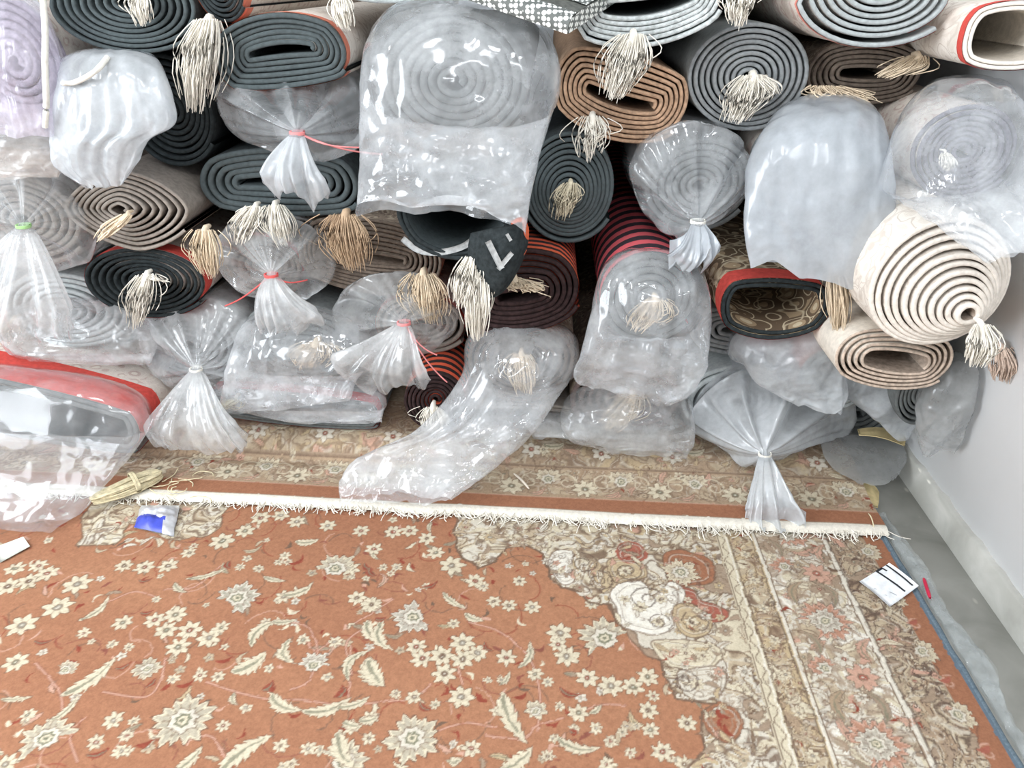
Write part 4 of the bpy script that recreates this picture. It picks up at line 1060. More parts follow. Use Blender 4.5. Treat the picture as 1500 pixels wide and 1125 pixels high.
def sleeve_bag(label, rows, mat, seed, amp=0.010, scale=0.09, nu=110, nv=90, aniso=(1, 1, 1), lip=0.0, ragged=0.010, group=None, name='plastic_bag', sq=2.6, pleat=0.0):
    """a bag drawn over a roll end; each row is a closed loop (uL,vL,uR,vR, y, half depth, alpha): alpha 90 = loop stands upright round a roll,
    0 = loop lies level in a hanging part.  The last row is the open mouth."""
    ctl = []
    for (uL, vL, uR, vR, y, dep, al) in rows:
        L = PY(uL, vL, y); Rr = PY(uR, vR, y)
        ctl.append(list(L) + list(Rr) + [dep, math.radians(al)])
    A = crom(ctl, nv)
    L, Rr, dep, al = A[:, 0:3], A[:, 3:6], np.maximum(A[:, 6], 0.003), A[:, 7]
    th = np.linspace(0, 2 * math.pi, nu, endpoint=False)
    ca, sa = np.cos(th), np.sin(th)
    cx = np.sign(ca) * np.abs(ca) ** (2 / sq); sx = np.sign(sa) * np.abs(sa) ** (2 / sq)
    mid = (L + Rr) / 2; half = (Rr - L) / 2
    dirn = np.stack([np.zeros(nv), -np.cos(al), np.sin(al)], -1)
    V = mid[:, None] + half[:, None] * cx[None, :, None] + dirn[:, None] * (dep[:, None] * sx[None, :])[..., None]
    t = np.linspace(0, 1, nv)[:, None]
    if pleat:                                                     # long folds along the bag
        k1 = vnoise(np.stack([cx * 5.5 + 3, np.sign(sa) * 2.5, 0 * cx + seed], -1), seed)[None, :] + 0.5 * vnoise(np.stack([cx * 13 + 3, np.sign(sa) * 2.5, 0 * cx + seed], -1), seed + 1)[None, :]
        V = V + dirn[:, None] * (pleat * k1 * np.abs(sa)[None, :] * np.clip(t * 2, 0.25, 1))[..., None]
    d = crumple(V, scale, seed, aniso, 4); d2 = crumple(V + 3.3, scale * 1.3, seed + 5, aniso, 4)
    w = np.clip(t * 1.6, 0.35, 1.0)
    V = V + dirn[:, None] * (1.7 * amp * d * w)[..., None] + (half / (np.linalg.norm(half, axis=1)[:, None] + 1e-6))[:, None] * (amp * 0.7 * d2 * w)[..., None]
    flow = np.gradient(mid, axis=0); flow /= np.linalg.norm(flow, axis=1)[:, None] + 1e-6
    edge = np.clip((t - 0.8) / 0.2, 0, 1) ** 2
    rag = ragged * vnoise(np.stack([cx * 3, np.sign(sa) * 3 + 0 * cx, 0 * cx + seed], -1), seed)[None, :] - lip * np.clip(sx, 0, 1)[None, :]
    V = V + flow[:, None] * (rag * edge)[..., None]
    V = push_clear(V)
    org = mid[len(mid) // 2]
    o = build(name, V.reshape(-1, 3), grid_faces(nv, nu, True), mat)
    tag(o, label, 'plastic bag', group)
    return o

def tied_bag(label, u, v, rx, ry, y, ku, kv, ky, tail, mat, seed, tie, pleats=26, amp=0.016, back=0.22, bulge=0.5, tail_mat=None, nu=150, kr=0.011, lay=0.0):
    """a bag gathered round a roll end: pleats run from the roll's rim to a knot, the neck flares out again as a tail
    tail = (u1, v1, half width px, y1)"""
    c = PY(u, v, y); K = PY(ku, kv, ky)
    RX = abs(PY(u + rx, v, y)[0] - PY(u - rx, v, y)[0]) / 2; RZ = abs(PY(u, v - ry, y)[2] - PY(u, v + ry, y)[2]) / 2
    th = np.linspace(0, 2 * math.pi, nu, endpoint=False)
    rg = np.random.default_rng(seed)
    kx = th / (2 * math.pi)
    def per(n, s):                                               # periodic creased noise round the neck
        tab = rg.normal(size=n); q = kx * n; i = np.floor(q).astype(int); f = q - i
        return tab[i % n] * (1 - f) + tab[(i + 1) % n] * f
    p1, p2, p3 = per(pleats, 0), per(pleats * 2, 1), per(9, 2)
    rim = 1 + 0.07 * per(7, 3) + 0.03 * per(17, 4)              # no two sides of the shoulder alike
    flr = 1 + 0.22 * per(6, 5)
    prm = 0.75 * p1 + 0.4 * p2
    rows = []
    for q in np.linspace(0, 1, 7):                               # skirt over the roll
        yy = y + back * (1 - q)
        V = np.stack([c[0] + RX * np.cos(th), np.full(nu, yy), c[2] + RZ * np.sin(th)], -1)
        rows.append(V + np.stack([np.cos(th), 0 * th, np.sin(th)], -1) * (0.004 * (p3 + 0.6 * prm) * (0.3 + q))[:, None])
    for q in np.linspace(0.04, 1, 30):                           # shoulder gathering into the knot
        e = q ** 0.85
        rad = (1 - q) ** (1.0 - 0.45 * bulge)
        yy = y + (ky - y) * (q ** (1.0 + 0.9 * bulge))
        cen = np.array([c[0] + (K[0] - c[0]) * e, 0, c[2] + (K[2] - c[2]) * e])
        V = np.stack([cen[0] + (RX * rad * rim + kr * q) * np.cos(th), np.full(nu, yy) - 0.02 * (rim - 1) * math.sin(math.pi * q) * 4, cen[2] + (RZ * rad * rim + kr * q) * np.sin(th)], -1)
        nrm = np.stack([np.cos(th) * 0.5, np.full(nu, -0.85), np.sin(th) * 0.5], -1)
        a = amp * (0.35 + 1.2 * math.sin(math.pi * min(1, q * 0.95)) ** 0.8) * (1 - q) ** 0.35
        V = V + nrm * (a * prm + 0.012 * p3 * math.sin(math.pi * q))[:, None]
        rows.append(V)
    E = PY(tail[0], tail[1], tail[3]); hw = tail[2] * (PY(ku + 10, kv, ky) - PY(ku, kv, ky))[0] / 10
    ntl = 26
    for q in np.linspace(0.05, 1, ntl):                          # tail
        cen = K + (E - K) * q + np.array([0, -0.03 * math.sin(math.pi * q) ** 0.8, 0.0])
        wv = kr + (hw - kr) * min(1, q * 1.35) ** 0.75
        V = np.stack([cen[0] + wv * np.cos(th) * (1 + (flr - 1) * q) * (1 + 0.12 * prm * q) + 0.25 * hw * math.sin(2.2 * q * q + seed) * q * q, cen[1] - (0.012 + wv * 0.28) * np.sin(th) * (1 + 0.5 * prm * q) - 0.006 * p2 * q,
                      cen[2] + 0.018 * p1 * q + 0.03 * (flr - 1) * q + 0 * th], -1)
        rows.append(V)
    V = np.stack(rows, 0)
    d = crumple(V, 0.07, seed + 3, (1, 1, 1), 4)
    w = np.concatenate([np.full(7, 0.4), np.linspace(0.5, 0.05, 30), np.linspace(0.2, 1.0, ntl)])[:, None]
    V = V + np.array([0.3, -0.8, 0.3]) * (0.017 * d * w)[..., None]
    V = push_clear(V)
    root = thing('plastic_bag', (c[0], y, c[2] - RZ), label, 'plastic bag')
    nr = len(rows)
    nb = 7 + 30
    Vb = V[:nb + 1]
    build('bag_film', Vb.reshape(-1, 3), grid_faces(nb + 1, nu, True), mat, root)
    Vt = V[nb - 1:]
    build('bag_tail', Vt.reshape(-1, 3), grid_faces(nr - nb + 1, nu, True), tail_mat or mat, root)
    # tie: three turns of string round the neck with two loose ends
    tt = np.linspace(0, 3, 60); r = kr + 0.005
    path = np.stack([K[0] + r * np.cos(tt * 6.283), K[1] - 0.9 * r * np.sin(tt * 6.283) - 0.004, K[2] + 0.002 * (tt - 1.5)], -1)
    parts = [tube(path, 0.0022, 5)]
    tw = tie[1] if isinstance(tie, tuple) else None
    if tw:
        for (eu, ev, ey) in tw:
            Ee = PY(eu, ev, ey); q = np.linspace(0, 1, 12)[:, None]
            pth = K + (Ee - K) * q + np.array([0, -0.02, -0.006]) * np.sin(math.pi * q)
            parts.append(tube(pth, 0.0020, 5))
    build('tie', *join(parts), tie[0] if isinstance(tie, tuple) else tie, root)
    return root

TIE_W = plain('white_string', (224, 222, 214), 0.8); TIE_R = plain('red_string', (214, 92, 90), 0.7); TIE_P = plain('pink_string', (224, 140, 140), 0.7); TIE_G = plain('green_string', (150, 190, 130), 0.7)

# -- upper bags
sleeve_bag('big open clear bag hanging mouth down from a grey roll', [(542, 110, 806, 118, 2.05, 0.165, 90), (538, 112, 812, 120, 1.86, 0.172, 88), (532, 118, 820, 126, 1.74, 0.14, 62), (528, 160, 806, 172, 1.70, 0.09, 30),
            (526, 220, 786, 236, 1.68, 0.055, 8), (523, 270, 774, 290, 1.66, 0.05, 0), (521, 312, 768, 336, 1.65, 0.055, 0)], CLEAR, 5, amp=0.011, lip=0.06, scale=0.10, ragged=0.02, pleat=0.008, nu=110, nv=90)
sleeve_bag('large milky white bag with closed crumpled mouth', [(1125, 222, 1270, 220, 2.02, 0.11, 90), (1112, 222, 1282, 220, 1.85, 0.125, 88), (1094, 236, 1296, 236, 1.72, 0.09, 55), (1089, 290, 1302, 296, 1.67, 0.05, 15),
            (1088, 340, 1304, 352, 1.64, 0.03, 5), (1094, 378, 1303, 412, 1.63, 0.014, 0)], WHITE, 8, amp=0.013, scale=0.17, ragged=0.03, aniso=(1, 1, 0.7), pleat=0.006)
sleeve_bag('long slanting clear bag drawn over the violet roll by the wall', [(1312, 200, 1486, 205, 1.86, 0.135, 90), (1298, 222, 1490, 224, 1.67, 0.14, 86), (1298, 246, 1500, 236, 1.58, 0.11, 58), (1322, 288, 1520, 262, 1.48, 0.06, 40),
            (1368, 330, 1540, 296, 1.40, 0.03, 35), (1440, 384, 1570, 348, 1.34, 0.02, 30)], CLEAR, 12, amp=0.011, scale=0.10, pleat=0.012)
tied_bag('clear bag tied tightly with a short white tail over the grey roll', 1010, 258, 90, 76, 1.84, 1022, 324, 1.68, (1014, 380, 30, 1.64), CLEAR, 21, (TIE_W,None), pleats=22, tail_mat=WHITE)
tied_bag('clear bag with pink string and bunched cream tail over the black roll', 428, 158, 108, 74, 1.88, 436, 194, 1.73, (430, 286, 42, 1.70), CLEAR, 25, (TIE_P, [(526, 216, 1.74), (560, 226, 1.80)]), pleats=20, tail_mat=MILKY)
sleeve_bag('crinkled milky bag hanging under the black roll', [(100, 112, 232, 104, 1.98, 0.05, 80), (92, 108, 238, 100, 1.80, 0.05, 60), (86, 140, 250, 138, 1.75, 0.045, 25), (76, 184, 256, 182, 1.74, 0.04, 5), (74, 212, 214, 206, 1.73, 0.035, 0), (84, 244, 196, 242, 1.73, 0.025, 0), (128, 272, 178, 268, 1.73, 0.01, 0)],
           MILKY, 31, amp=0.012, scale=0.10, ragged=0.01, aniso=(1, 1, 0.5), pleat=0.018)
o = sleeve_bag('lilac tinted bag drawn over the pale lilac roll', [(-66, 90, 92, 88, 2.05, 0.16, 90), (-68, 92, 94, 90, 1.86, 0.165, 88), (-60, 110, 86, 106, 1.76, 0.12, 55), (-60, 150, 82, 150, 1.73, 0.06, 15), (-50, 190, 78, 196, 1.72, 0.03, 0)], LILAC, 35, amp=0.012, scale=0.10, pleat=0.012)
sleeve_bag('dusty bag sagging between the lilac bag and the green tied bag', [(-60, 190, 92, 190, 2.0, 0.06, 80), (-60, 200, 100, 196, 1.80, 0.06, 50), (-50, 225, 96, 226, 1.76, 0.05, 15), (-40, 262, 84, 258, 1.75, 0.02, 0)], DUSTY, 38, amp=0.014)
tied_bag('cloudy bag with green tie and a wide flared tail', 42, 322, 96, 82, 1.86, 36, 330, 1.70, (38, 486, 92, 1.69), HAZY, 41, (TIE_G, None), pleats=24, amp=0.018)
# -- middle bags
tied_bag('clear bag with red tie and a crumpled tail bunched below it', 402, 384, 88, 66, 1.88, 398, 402, 1.75, (414, 478, 44, 1.74), HAZY, 45, (TIE_R, [(330, 448, 1.80), (450, 410, 1.79)]), pleats=26, amp=0.015)
tied_bag('clear bag with pink string and a spreading pleated tail', 580, 462, 92, 60, 1.88, 592, 472, 1.74, (566, 556, 56, 1.72), HAZY, 49, (TIE_P, [(655, 560, 1.70), (640, 520, 1.71)]), pleats=24, amp=0.014)
sleeve_bag('peaked clear bag spread like a tent over the charcoal roll', [(356, 505, 548, 508, 2.02, 0.11, 90), (350, 508, 552, 510, 1.86, 0.112, 88), (338, 530, 540, 528, 1.79, 0.085, 60), (326, 570, 522, 552, 1.77, 0.05, 30), (318, 606, 512, 582, 1.76, 0.02, 15)], CLEAR, 53, amp=0.010, pleat=0.010)
sleeve_bag('trailing open clear bag whose mouth lies across the fringed carpet', [(684, 520, 846, 522, 2.0, 0.11, 90), (680, 524, 848, 526, 1.84, 0.112, 85), (672, 560, 834, 556, 1.76, 0.08, 55), (610, 628, 790, 624, 1.68, 0.05, 35), (528, 672, 740, 672, 1.62, 0.04, 60), (498, 705, 700, 708, 1.57, 0.022, 75), (500, 735, 664, 734, 1.53, 0.018, 85)],
           CLEAR, 57, amp=0.013, scale=0.10, pleat=0.012, nu=110, nv=90)
sleeve_bag('long clear bag hanging off the pink striped roll', [(878, 425, 1030, 432, 2.0, 0.11, 90), (872, 432, 1034, 440, 1.74, 0.118, 88), (862, 470, 1038, 476, 1.68, 0.09, 50), (846, 520, 1032, 530, 1.66, 0.05, 15), (842, 556, 1012, 572, 1.66, 0.03, 5), (880, 574, 978, 592, 1.66, 0.01, 0)], CLEAR, 61, amp=0.013, scale=0.09, pleat=0.010)
sleeve_bag('low clear bag slumped over the mauve roll', [(826, 604, 1010, 606, 2.0, 0.098, 90), (822, 606, 1014, 608, 1.86, 0.10, 86), (820, 624, 1016, 626, 1.80, 0.07, 50), (836, 646, 1012, 652, 1.78, 0.035, 20), (870, 656, 1000, 668, 1.77, 0.012, 10)], HAZY, 65, amp=0.012)
# -- lower bags
tied_bag('large bag gathered in a fan shaped knot with a long tail over the fringe', 1136, 612, 118, 76, 1.86, 1120, 664, 1.68, (1120, 776, 38, 1.56), MILKY, 69, (TIE_W, None), pleats=24, amp=0.020, bulge=0.7)
sleeve_bag('milky bag flap folded in points under the brown and gold roll', [(1066, 505, 1240, 500, 2.0, 0.07, 90), (1066, 510, 1244, 506, 1.82, 0.072, 80), (1082, 530, 1242, 536, 1.76, 0.05, 45), (1104, 560, 1236, 572, 1.74, 0.03, 15), (1150, 588, 1222, 600, 1.73, 0.008, 5)], MILKY, 73, amp=0.020, scale=0.15)
sleeve_bag('milky bag ending in one sharp hanging point', [(1226, 556, 1380, 536, 2.0, 0.09, 90), (1222, 560, 1386, 540, 1.84, 0.09, 80), (1236, 582, 1380, 560, 1.78, 0.05, 40), (1268, 606, 1362, 590, 1.76, 0.03, 10), (1312, 642, 1326, 640, 1.75, 0.006, 0)], MILKY, 77, amp=0.014, scale=0.15, ragged=0.0)
sleeve_bag('grey bag hanging against the white wall', [(1346, 560, 1440, 560, 1.84, 0.09, 90), (1344, 574, 1446, 570, 1.66, 0.09, 80), (1338, 606, 1444, 600, 1.62, 0.05, 40), (1340, 640, 1434, 634, 1.61, 0.03, 10), (1346, 664, 1408, 656, 1.61, 0.008, 0)], GREYF, 81, amp=0.018, scale=0.14)
sleeve_bag('grey bag drooping in the corner above the stone floor', [(1194, 664, 1310, 662, 2.0, 0.06, 90), (1192, 668, 1316, 668, 1.88, 0.062, 75), (1196, 692, 1312, 696, 1.80, 0.04, 40), (1208, 724, 1296, 728, 1.75, 0.02, 20), (1240, 750, 1284, 756, 1.71, 0.008, 20)], GREYF, 85, amp=0.020, scale=0.12)
sleeve_bag('big open clear bag slumped from the red striped carpet onto the floor', [(-190, 560, 224, 596, 1.92, 0.10, 90), (-190, 575, 220, 606, 1.67, 0.105, 85), (-190, 620, 208, 642, 1.60, 0.07, 50), (-180, 700, 158, 708, 1.56, 0.045, 40), (-170, 762, 112, 768, 1.49, 0.03, 60), (-160, 796, 82, 800, 1.43, 0.018, 80)], THIN, 89, amp=0.012, scale=0.12, pleat=0.008, nu=110, nv=80)
tied_bag('clear bag with a wide pleated skirt in front of the grey roll', 296, 512, 92, 74, 1.88, 288, 540, 1.77, (290, 652, 58, 1.68), HAZY, 93, (TIE_W, None), pleats=24, amp=0.014)
sleeve_bag('silvery clear bag stretched over the pale folded carpet', [(316, 578, 560, 586, 2.0, 0.06, 90), (312, 580, 566, 588, 1.84, 0.062, 85), (318, 596, 562, 600, 1.80, 0.04, 45), (430, 618, 556, 618, 1.78, 0.012, 15)], CLEAR, 97, amp=0.010, aniso=(0.6, 1, 1.2))
sleeve_bag('crinkled cloudy film bag below the black tasselled roll', [(16, 490, 228, 488, 2.02, 0.10, 90), (10, 492, 232, 490, 1.88, 0.105, 88), (6, 506, 230, 508, 1.83, 0.07, 50), (16, 522, 226, 534, 1.82, 0.02, 10)], HAZY, 101, amp=0.014, scale=0.07)
sleeve_bag('crumpled clear scrap of bag between the trailing bag and the mauve roll', [(760, 610, 850, 612, 1.98, 0.03, 90), (762, 616, 852, 620, 1.84, 0.03, 70), (780, 640, 860, 646, 1.80, 0.02, 40)], HAZY, 105, amp=0.012, nu=60, nv=40)

# ------------------------------------------------------------------ folded end of the black chevron carpet
def sheet(px_rows, n=24, m=24):
    """grid through rows of (u, v, y) control points"""
    P = np.array([[PY(*q) for q in r] for r in px_rows])
    A = np.stack([crom(P[i], m) for i in range(len(P))], 0)
    return np.stack([crom(A[:, j], n) for j in range(m)], 1)

def solid(V, th):
    """give a sheet real thickness along its normals"""
    n, m, _ = V.shape
    a = np.gradient(V, axis=0); b = np.gradient(V, axis=1); nn = np.cross(a, b); nn /= np.linalg.norm(nn, axis=2)[..., None] + 1e-9
    Wv = V + nn * th
    f1 = grid_faces(n, m); f2 = grid_faces(n, m)[:, ::-1] + n * m
    ring = [i for i in range(m)] + [i * m + m - 1 for i in range(1, n)] + [(n - 1) * m + j for j in range(m - 2, -1, -1)] + [i * m for i in range(n - 2, 0, -1)]
    k = len(ring); side = np.array([[ring[i], ring[(i + 1) % k], ring[(i + 1) % k] + n * m, ring[i] + n * m] for i in range(k)])
    return np.concatenate([V.reshape(-1, 3), Wv.reshape(-1, 3)]), np.concatenate([f1, f2, side])

ch = Rl['black_chevron']
FL = sheet([[(694, 342, 1.70), (726, 334, 1.655), (752, 328, 1.66), (764, 322, 1.70)], [(690, 372, 1.69), (726, 372, 1.64), (754, 366, 1.65), (768, 352, 1.70)],
            [(700, 408, 1.68), (728, 408, 1.645), (746, 398, 1.655), (760, 380, 1.70)], [(716, 438, 1.68), (726, 430, 1.665), (738, 418, 1.67), (748, 404, 1.70)]])
fe = build('folded_end', *solid(FL, 0.010), BLACKB, ch)
CHV = fab('grey_chevron_pile', (168, 170, 170), 0.85)
def strip(pts, wpx, mat, parent, name, lift=0.004):
    P = np.array([PY(u, v, y) for u, v, y in pts]); P = crom(P, 20) if len(P) > 2 else np.linspace(P[0], P[1], 12)
    t = np.gradient(P, axis=0); t /= np.linalg.norm(t, axis=1)[:, None]
    view = P - CAM; view /= np.linalg.norm(view, axis=1)[:, None]
    s = np.cross(t, view); s /= np.linalg.norm(s, axis=1)[:, None]
    wm = wpx * 0.5 * (PY(pts[0][0] + 10, pts[0][1], pts[0][2]) - PY(*pts[0]))[0] / 10
    nrm = np.cross(s, t)
    nrm *= np.sign((nrm * view).sum(1))[:, None]
    q = np.linspace(-1, 1, 4)
    V = P[:, None] + s[:, None] * (wm * q)[None, :, None] - nrm[:, None] * lift
    return build(name, *solid(V, 0.003), mat, parent)
strip([(714, 352, 1.646), (734, 392, 1.638)], 9, CHV, fe, 'chevron', 0.018)
strip([(732, 392, 1.640), (752, 368, 1.642)], 7, CHV, fe, 'chevron', 0.018)
strip([(742, 342, 1.655), (748, 352, 1.652)], 5, CHV, fe, 'chevron', 0.018)
strip([(590, 350, 1.74), (612, 366, 1.73), (640, 370, 1.73), (676, 362, 1.73), (702, 344, 1.74)], 9, CHV, ch, 'woven_arc')
OF = sheet([[(750, 324, 1.69), (764, 318, 1.68), (771, 334, 1.70)], [(756, 346, 1.685), (764, 346, 1.675), (771, 348, 1.70)], [(758, 372, 1.69), (763, 374, 1.685), (768, 366, 1.70)]], 10, 10)
build('orange_flap', *solid(OF, 0.006), ORANGE, ch)

# ------------------------------------------------------------------ net-wrapped flat parcel at the top
def net_mat():
    m, nt, p = _new('white_dotted_net'); lk = nt.links.new
    co = coords(nt)
    v = N(nt, 'ShaderNodeTexVoronoi'); v.inputs['Scale'].default_value = 92; v.inputs['Randomness'].default_value = 0.12
    lk(co, v.inputs['Vector'])
    r = N(nt, 'ShaderNodeValToRGB'); e = r.color_ramp.elements; e[0].position = 0.42; e[0].color = L4((226, 228, 224)); e[1].position = 0.5; e[1].color = L4((84, 88, 86))
    lk(v.outputs['Distance'], r.inputs['Fac']); lk(r.outputs['Color'], p.inputs['Base Color']); p.inputs['Roughness'].default_value = 0.6
    return m
NET = net_mat()
netroot = thing('net_parcel', PY(760, 30, 1.80), 'flat dark parcel wrapped in white dotted netting above the big clear bag', 'parcel')
nA = PY(676, -4, 1.70); nB = PY(832, 50, 1.62); nh = 0.030
ax = (nB - nA); ln = np.linalg.norm(ax); ax = ax / ln
bk = np.array([0.35, 0.9, 0.18]); bk -= ax * (bk @ ax); bk /= np.linalg.norm(bk); upv = np.cross(ax, bk); upv *= np.sign(upv[2])
prof = [(0.0, 0.0), (-0.004, nh * 0.3), (-0.004, nh * 0.7), (0.004, nh), (0.05, nh + 0.004), (0.16, nh + 0.003), (0.32, nh), (0.32, 0.0), (0.1, 0.0)]
tt = np.linspace(0, 1, 10)
Vn = np.array([[nA + ax * ln * t + bk * d + upv * (h + 0.002 * math.sin(9 * t)) for d, h in prof] for t in tt])
bd = build('parcel_body', Vn.reshape(-1, 3), grid_faces(10, len(prof), True), fab('dark_wrapping', (96, 98, 94)), netroot, smooth=False)
Vf = np.array([[nA + ax * ln * t + bk * d + upv * h for d, h in ((-0.0055, 0.001), (-0.0075, nh * 0.3), (-0.0075, nh * 0.7), (0.002, nh + 0.003), (0.022, nh + 0.006))] for t in tt])
build('net_edge', Vf.reshape(-1, 3), grid_faces(10, 5), NET, netroot)
Vt = np.array([[nA + ax * ln * t + bk * d + upv * (nh + 0.0085) for d in (0.075, 0.12, 0.30)] for t in tt])
build('net_top', Vt.reshape(-1, 3), grid_faces(10, 3), NET, netroot)
ec = np.array([nA + ax * ln + bk * d + upv * h for d, h in prof]); build('end_cap', ec, [tuple(range(len(prof)))], NET, netroot, smooth=False)

# ------------------------------------------------------------------ loose cords and lint
def cord(label, pts, r, mat, name='cord'):
    P = crom([PY(*p) for p in pts], 40)
    o = build(name, *tube(P, r, 6), mat); return tag(o, label, 'cord')
cord('white flat cord hanging down the lilac bag', [(62, -10, 1.70), (66, 40, 1.69), (66, 100, 1.675), (68, 150, 1.68), (66, 186, 1.69)], 0.0065, TIE_W)
cord('white cord curved across the top of the crinkled milky bag', [(92, 122, 1.72), (112, 120, 1.70), (140, 104, 1.70), (158, 84, 1.74)], 0.006, TIE_W)

# twine hank on the fringe
TW = fab('pale_twine', (218, 206, 172), 0.84, bump=0.2)
hank = thing('twine_hank', PZ(195, 722, 0.035), 'pale yellow hank of twine lying on the carpet fringe', 'twine')
rg = random.Random(9); parts = []
hA = PZ(140, 738, 0.035); hB = PZ(236, 702, 0.035)
ax = hB - hA; hl = np.linalg.norm(ax); ax /= hl; sd = np.array([-ax[1], ax[0], 0])
for k in range(64):
    w0 = rg.uniform(0.006, 0.030); h0 = rg.uniform(0.004, 0.040); e0 = rg.uniform(-0.015, 0.01); e1 = rg.uniform(-0.02, 0.006)
    pts = []
    for t in np.linspace(0, 2 * math.pi, 22):
        x = hl / 2 + (hl / 2 + (e1 if math.cos(t) > 0 else e0)) * math.cos(t); bul = 0.55 + 0.45 * (x / hl)
        pts.append(hA + ax * x + sd * (w0 * bul * math.sin(t) + 0.003 * math.sin(3 * t + k)) + np.array([0, 0, h0 * (0.6 + 0.4 * math.sin(t / 2)) * bul]))
    parts.append(tube(pts, 0.0027, 5))
build('twine_loops', *join(parts), TW, hank)
parts = []
tt = np.linspace(0, 2.6, 40)
for off in (0.58, 0.62):
    parts.append(tube([hA + ax * hl * (off + 0.01 * t) + sd * (0.034 * math.cos(t * 6.28)) + np.array([0, 0, 0.020 + 0.026 * math.sin(t * 6.28)]) for t in tt], 0.0022, 5))
build('binding_twist', *join(parts), TW, hank)
parts = []
for k in range(13):
    p = PZ(rg.uniform(205, 285), rg.uniform(694, 730), 0.040); a = rg.uniform(0, 6.28); pts = [p]
    cv = rg.uniform(-60, 60)
    for i in range(12):
        a += cv * 0.009; p = p + np.array([math.cos(a) * 0.0075, math.sin(a) * 0.0055, rg.uniform(-0.002, 0.0018)]); p[2] = max(p[2], 0.034); pts.append(p)
    parts.append(tube(pts, 0.0016, 4))
build('loose_ends', *join(parts), TW, hank)

# crumpled snack wrapper
def crumpled_packet(name, label, cat, corners, z, th, seed, mats, split):
    n = m = 22; rows = []
    Cn = [PZ(u, v, z) for u, v in corners]
    S = np.array([[(Cn[0] * (1 - b) + Cn[1] * b) * (1 - a) + (Cn[3] * (1 - b) + Cn[2] * b) * a for b in np.linspace(0, 1, m)] for a in np.linspace(0, 1, n)])
    A, B = np.meshgrid(np.linspace(-1, 1, n), np.linspace(-1, 1, m), indexing='ij')
    dome = np.clip((1 - A ** 4) * (1 - B ** 4), 0, 1)
    d = crumple(S, 0.03, seed)
    T_ = S.copy(); T_[..., 2] += 0.003 + th * dome * (0.6 + 0.6 * d); T_[..., 0] += 0.003 * d; T_[..., 1] += 0.003 * crumple(S + 2, 0.02, seed + 1)
    Bm = S.copy(); Bm[..., 2] += 0.0005; Bm[..., :2] = T_[..., :2]
    V = np.concatenate([T_.reshape(-1, 3), Bm.reshape(-1, 3)]); f = np.concatenate([grid_faces(n, m), grid_faces(n, m)[:, ::-1] + n * m])
    root = thing(name, S.mean((0, 1)), label, cat)
    mid = split(A[:-1, :-1], B[:-1, :-1], d[:-1, :-1]).ravel().astype(bool)
    ff = grid_faces(n, m); 
    build('foil_face', V, np.concatenate([ff[~mid], grid_faces(n, m)[:, ::-1] + n * m]), mats[0], root)
    build('printed_face', T_.reshape(-1, 3), ff[mid], mats[1], root)
    return root
FOIL = plain('silver_foil', (226, 228, 232), 0.28, 0.5, 0.55); BLUEP = plain('blue_print', (58, 72, 176), 0.35, 0.5)
crumpled_packet('snack_wrapper', 'crumpled silver and blue foil wrapper on the terracotta carpet', 'wrapper', [(206, 742), (262, 742), (254, 786), (196, 774)], 0.015, 0.018, 3, (FOIL, BLUEP),
                lambda a, b, d: (a > 0.0 + 0.25 * d) & (b < 0.35 + 0.2 * d))

# paper label with brushed strokes
PAP = plain('white_paper', (232, 235, 238), 0.7, 0.2); INK = plain('black_ink', (48, 50, 54), 0.6, 0.2); INKG = plain('grey_ink', (176, 180, 186), 0.7, 0.2)
def z5(x, y, z=0.0): return PZ(1220 + x * 0.12, 800 + y * 0.12, z)
lab = thing('paper_label', z5(680, 480, 0.014), 'white paper label with two bold black strokes at the carpet edge', 'label')
cor = [z5(325, 430, .0165), z5(685, 215, .020), z5(1045, 495, .0175), z5(695, 740, .0165)]
n = 12
LV = np.array([[(cor[0] * (1 - b) + cor[1] * b) * (1 - a) + (cor[3] * (1 - b) + cor[2] * b) * a + np.array([0, 0, 0.0022 * math.sin(3.14 * a) + 0.003 * (b ** 3)]) for b in np.linspace(0, 1, n)] for a in np.linspace(0, 1, n)])
pap = build('paper', *solid(LV[:, ::-1], 0.0006), PAP, lab)
def on_label(x, y):                                             # height of the paper under a point
    p = z5(x, y, 0.018); k = np.argmin(((LV[..., :2] - p[:2]) ** 2).sum(-1)); p = p.copy(); p[2] = LV.reshape(-1, 3)[k][2] + 0.0012; return p
def stroke(a, b, wd, mat):
    P = np.array([on_label(a[0] + (b[0] - a[0]) * t, a[1] + (b[1] - a[1]) * t) for t in np.linspace(0, 1, 8)])
    d = P[-1] - P[0]; d[2] = 0; d /= np.linalg.norm(d); s = np.array([-d[1], d[0], 0]) * wd / 2
    V = np.stack([P - s, P + s], 1); build('ink_stroke', V.reshape(-1, 3), grid_faces(8, 2), mat, pap, smooth=False)
stroke((530, 315), (880, 560), 0.0055, INK); stroke((645, 250), (970, 495), 0.0050, INK); stroke((525, 320), (600, 280), 0.0055, INK); stroke((590, 278), (655, 318), 0.0048, INK)
stroke((690, 565), (780, 605), 0.0028, INKG); stroke((500, 520), (530, 535), 0.002, INKG); stroke((630, 600), (660, 610), 0.002, INKG)

# plain card under the left bag
cc = [PZ(-20, 806, .0165), PZ(34, 786, .0165), PZ(44, 800, .0165), PZ(0, 824, .0165)]
CVv = np.array([[(cc[0] * (1 - b) + cc[1] * b) * (1 - a) + (cc[3] * (1 - b) + cc[2] * b) * a for b in np.linspace(0, 1, 6)] for a in np.linspace(0, 1, 4)])
o = build('paper_card', *solid(CVv[:, ::-1], 0.0008), plain('pale_card', (206, 208, 198), 0.7), smooth=False); tag(o, 'pale paper card half under the open clear bag on the carpet', 'card')

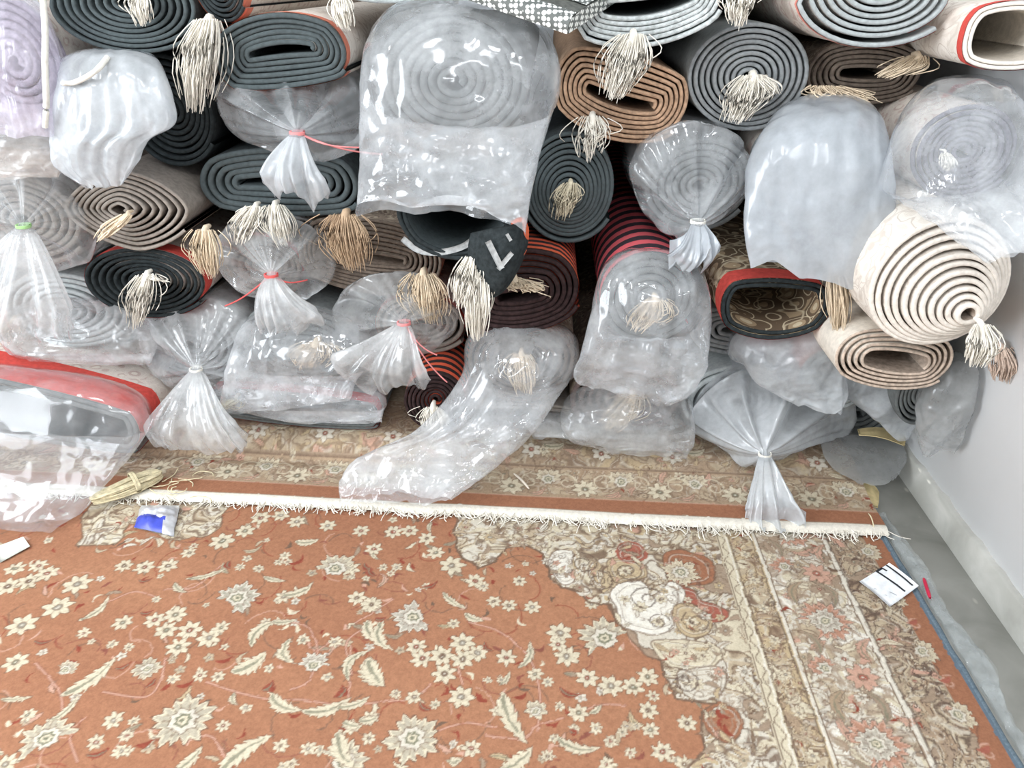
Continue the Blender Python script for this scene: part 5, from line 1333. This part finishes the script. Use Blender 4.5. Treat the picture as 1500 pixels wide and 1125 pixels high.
# red stick and little scraps
def rod(name, label, cat, a, b, r, mat, lift=0.0):
    q = np.linspace(0, 1, 8)[:, None]; P = a + (b - a) * q + np.array([0, 0, lift]) * np.sin(math.pi * q)
    rr = np.full(8, r); rr[0] = rr[-1] = r * 0.6
    o = build(name, *tube(P, rr, 8), mat); return tag(o, label, cat)
rod('red_stick', 'short red plastic stick beside the paper label', 'stick', z5(1110, 395, 0.020), z5(1188, 635, 0.020), 0.0042, plain('red_plastic', (196, 44, 74), 0.35, 0.5))
rod('wood_splinter', 'white splinter with brown edge on the fringed carpet', 'splinter', PZ(753, 694, 0.042), PZ(775, 716, 0.040), 0.0032, plain('pale_splinter', (214, 204, 190), 0.7), 0.004)
rod('thread_scrap', 'curl of cream thread near the end of the fringe', 'thread', PZ(1272, 752, 0.040), PZ(1280, 772, 0.030), 0.0016, TW, 0.006)

# crumpled film strip lying on the stone beside the carpet edge
ny, nx = 150, 18
Y_ = np.linspace(0.55, 1.62, ny)[:, None]; B_ = np.linspace(0, 1, nx)[None, :]
wv = 0.042 + 0.020 * vnoise(np.stack([Y_[:, 0] * 7, Y_[:, 0] * 0, Y_[:, 0] * 0], -1), 8, True)[:, None]
X_ = EDGE_X + 0.012 + wv * B_ + 0 * Y_; Zb = 0.010 * np.sin(math.pi * np.clip(B_, 0, 1)) ** 0.6 + 0.003 + 0 * Y_
S = np.stack([X_, Y_ + 0 * B_, Zb], -1); d = crumple(S, 0.035, 44); S[..., 2] = np.maximum(0.002, S[..., 2] + 0.011 * d); S[..., 0] += 0.004 * crumple(S + 1, 0.03, 45)
fs = thing('film_strip', (EDGE_X + 0.04, 1.1, 0.0), 'crumpled clear film strip on the grey stone floor along the carpet edge', 'film')
S2 = S.copy(); S2[..., 2] = 0.0012
build('film_layer', S.reshape(-1, 3), grid_faces(ny, nx), film('floor_film', 0.30, (214, 220, 220), 0.12, 0.7), fs)
build('film_layer', S2.reshape(-1, 3), grid_faces(ny, nx), film('floor_film', 0.40), fs)

# torn cardboard pieces in the corner
CARD = plain('yellow_cardboard', (206, 188, 142), 0.85, 0.1)
def card_piece(label, px, seed):
    V = sheet(px, 14, 14); V = V + np.array([0, -0.5, 0.6]) * (0.006 * crumple(V, 0.05, seed))[..., None]
    o = build('cardboard_scrap', *solid(V, 0.003), CARD); tag(o, label, 'cardboard')
card_piece('pale yellow cardboard scrap under the sharp pointed milky bag', [[(1256, 630, 1.84), (1290, 628, 1.84), (1326, 640, 1.83)], [(1258, 638, 1.80), (1290, 642, 1.79), (1324, 654, 1.79)]], 4)
card_piece('tan cardboard scrap at the corner of the fringed carpet', [[(1264, 708, 1.735), (1278, 712, 1.73), (1286, 722, 1.72)], [(1262, 740, 1.64), (1274, 742, 1.635), (1286, 744, 1.63)]], 5)

# tidy: drop construction notes
for o in bpy.data.objects:
    for k in ('_org', '_c'):
        if k in o: del o[k]
